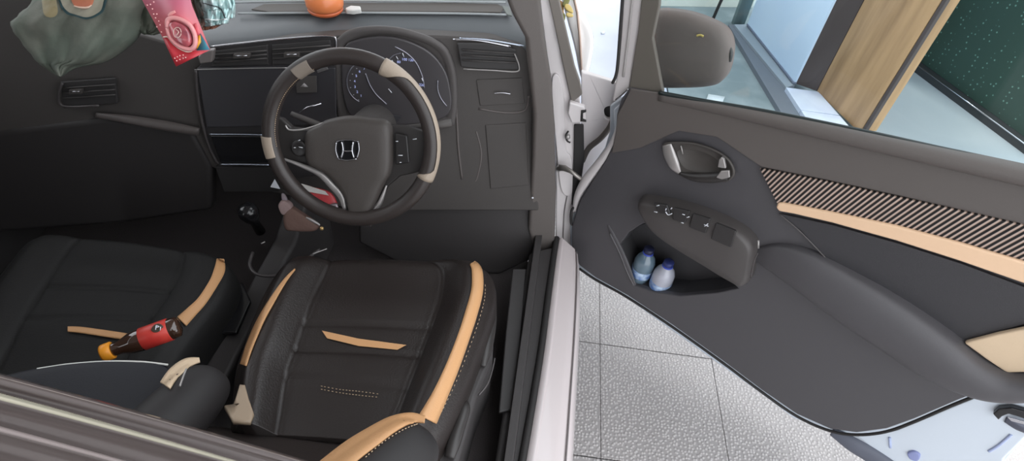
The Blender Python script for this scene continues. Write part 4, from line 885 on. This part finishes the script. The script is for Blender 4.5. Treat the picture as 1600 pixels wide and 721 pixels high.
bars('card_arc', [[(255, 58), (262, 58), (269, 67), (280, 76), (292, 81), (300, 80)]], C1, .001, .0012, mat('cream print', (250, 230, 215), .4), card)
bars('blister_print', [arcpx(277, 51, 6, 8, 0, 350, 16), [(275, 46), (279, 50), (276, 55)]], C1, .012, .0008, mat('pale print', (225, 190, 180), .4), card)
bm = bmesh.new()
for (x, y) in [(240, 3), (235, 7), (230, 8), (238, 14), (240, 22), (245, 22), (243, 28), (248, 33), (250, 39), (245, 42), (273, 91), (277, 89), (281, 87), (286, 86), (276, 95), (281, 93), (286, 91), (290, 90), (252, 50)]:
    addtube(bm, [C1.at(x, y, 0), C1.at(x, y, .0012)], .0013, 6)
link('card_dots', bm, mat('pale print dots', (250, 200, 195), .4), card)
o = plate('tissue_pack', [(318, 80), (333, 78), (331, 98), (312, 101), (308, 90)], FP, .02, mat('clear grey film', (112, 106, 104), .3), off=.045, bevel=.004); tag(o, 'small grey film packet stuck at the bottom corner of the red card', 'packet')
# far left glint on the door handle, painted as a pale teal strip
o = plate('door_pull_glint', [(-20, 140), (0, 133), (13, 130), (2, 137), (-20, 148)], Plane((-1.40, 1.1, .9), (1, 0, 0)), .008, mat('pale teal glint', (150, 200, 190), .2, .5), bevel=.001); tag(o, 'pale teal glint of the door pull, painted at the far left edge', 'handle')
# things under the wheel on the console end
UP = Plane((-.5, 1.05, .62), (.3, -1, .6))
pkt = thing('snack_packet', 'red and white packet seen through the lower left wheel opening', 'packet', UP.at(495, 325))
pillow('packet_body', [(472, 290), (490, 293), (515, 300), (526, 315), (528, 328), (520, 333), (506, 325), (488, 312)], UP, .008, mat('red foil packet', (186, 62, 66), .35, var=((160, 50, 56), 40)), pkt)
plate('packet_flap', [(470, 287), (508, 299), (514, 306), (480, 300)], UP, .003, mat('white flap', (200, 196, 192), .4), pkt, off=.012, label='white sealed flap')
pillow('packet_corner', [(512, 322), (526, 318), (528, 330), (521, 334)], UP, .004, mat('silver foil', (150, 140, 145), .3, .6), pkt, off=.010)
o = plate('paper_tag', [(429, 280), (438, 296), (422, 293)], UP, .003, mat('grey white paper', (190, 192, 198), .6)); tag(o, 'small white triangular paper tag left of the lower wheel rim', 'paper')
pch = thing('coin_pouch', 'brown crumpled pouch with a pale plush charm below the wheel rim', 'pouch', UP.at(460, 358))
pillow('pouch_body', [(444, 332), (455, 322), (470, 330), (488, 342), (500, 352), (492, 360), (462, 360), (446, 356)], UP, .022, mat('brown cloth', (104, 80, 72), .8, bump=(120, .6)), pch)
pillow('plush_charm', [(436, 320), (442, 312), (452, 314), (458, 322), (452, 332), (442, 334)], UP, .02, mat('dusty pink plush', (150, 128, 126), .9, bump=(200, .6)), pch, label='dusty pink plush charm')
pillow('charm_ear', [(440, 303), (445, 304), (449, 313), (442, 314)], UP, .008, mat('grey pink plush', (135, 124, 130), .9), pch)
ridge('metal_zip', [(478, 340, 1.5, .003), (488, 345, 2.5, .004), (500, 352, 1.5, .003)], UP, m_silver, pch, off=.018)
lathe('zip_pull', [(.0, 0), (.005, 0), (.005, .004), (0, .005)], UP.at(503, 357, .02), UP.n, mat('gold metal', (230, 190, 130), .3, .6), pch, seg=10)
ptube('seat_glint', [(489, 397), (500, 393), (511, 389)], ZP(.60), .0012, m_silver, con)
# windscreen reflection beside the pillar, built as yellow-brown leaf-shaped flecks
m_fleck = [mat('reflection yellow', (214, 190, 120), .7), mat('reflection brown', (150, 118, 72), .7), mat('reflection olive', (120, 120, 70), .7)]
LPL = Plane((.1, 1.72, 1.03), (0, -.6, 1))
for i, (x, y, s_, a_) in enumerate([(868, 2, 9, .4), (876, 10, 10, 1.2), (884, 4, 8, 2.2), (889, 14, 9, .8), (874, 22, 8, 2.6), (880, 28, 7, 1.6), (890, 24, 6, .2), (866, 14, 7, 1.9)]):
    px = []
    for k_ in range(10):
        t_ = 2 * math.pi * k_ / 10; lx = math.cos(t_) * s_; ly = math.sin(t_) * s_ * .5 * (1 - .3 * math.cos(t_))
        px.append((x + lx * math.cos(a_) - ly * math.sin(a_), y + lx * math.sin(a_) + ly * math.cos(a_)))
    o = pillow('reflection_fleck', px, LPL, .004, m_fleck[i % 3], n=2, back=.001, off=.006 * i); tag(o, 'fleck of painted reflection between windscreen pillar and fender', 'leaf', 'painted reflection flecks beside the pillar')

# ============================================================ LIGHT
w = bpy.data.worlds.new('w'); bpy.context.scene.world = w; w.use_nodes = True
bg = w.node_tree.nodes['Background']; bg.inputs[0].default_value = (.93, .96, 1.0, 1); bg.inputs[1].default_value = 2.8
sd_ = bpy.data.lights.new('sun', 'SUN'); sd_.energy = 3.2; sd_.angle = math.radians(14); sd_.color = (1, .96, .9)
so = bpy.data.objects.new('sun', sd_); COL.objects.link(so); so.rotation_euler = V((-.4, .5, 1)).to_track_quat('Z', 'Y').to_euler()
sc = bpy.context.scene; sc.view_settings.view_transform = 'Standard'; sc.view_settings.look = 'None'; sc.view_settings.exposure = 0
sc.cycles.max_bounces = 6; sc.cycles.sample_clamp_indirect = 4; sc.cycles.use_denoising = True
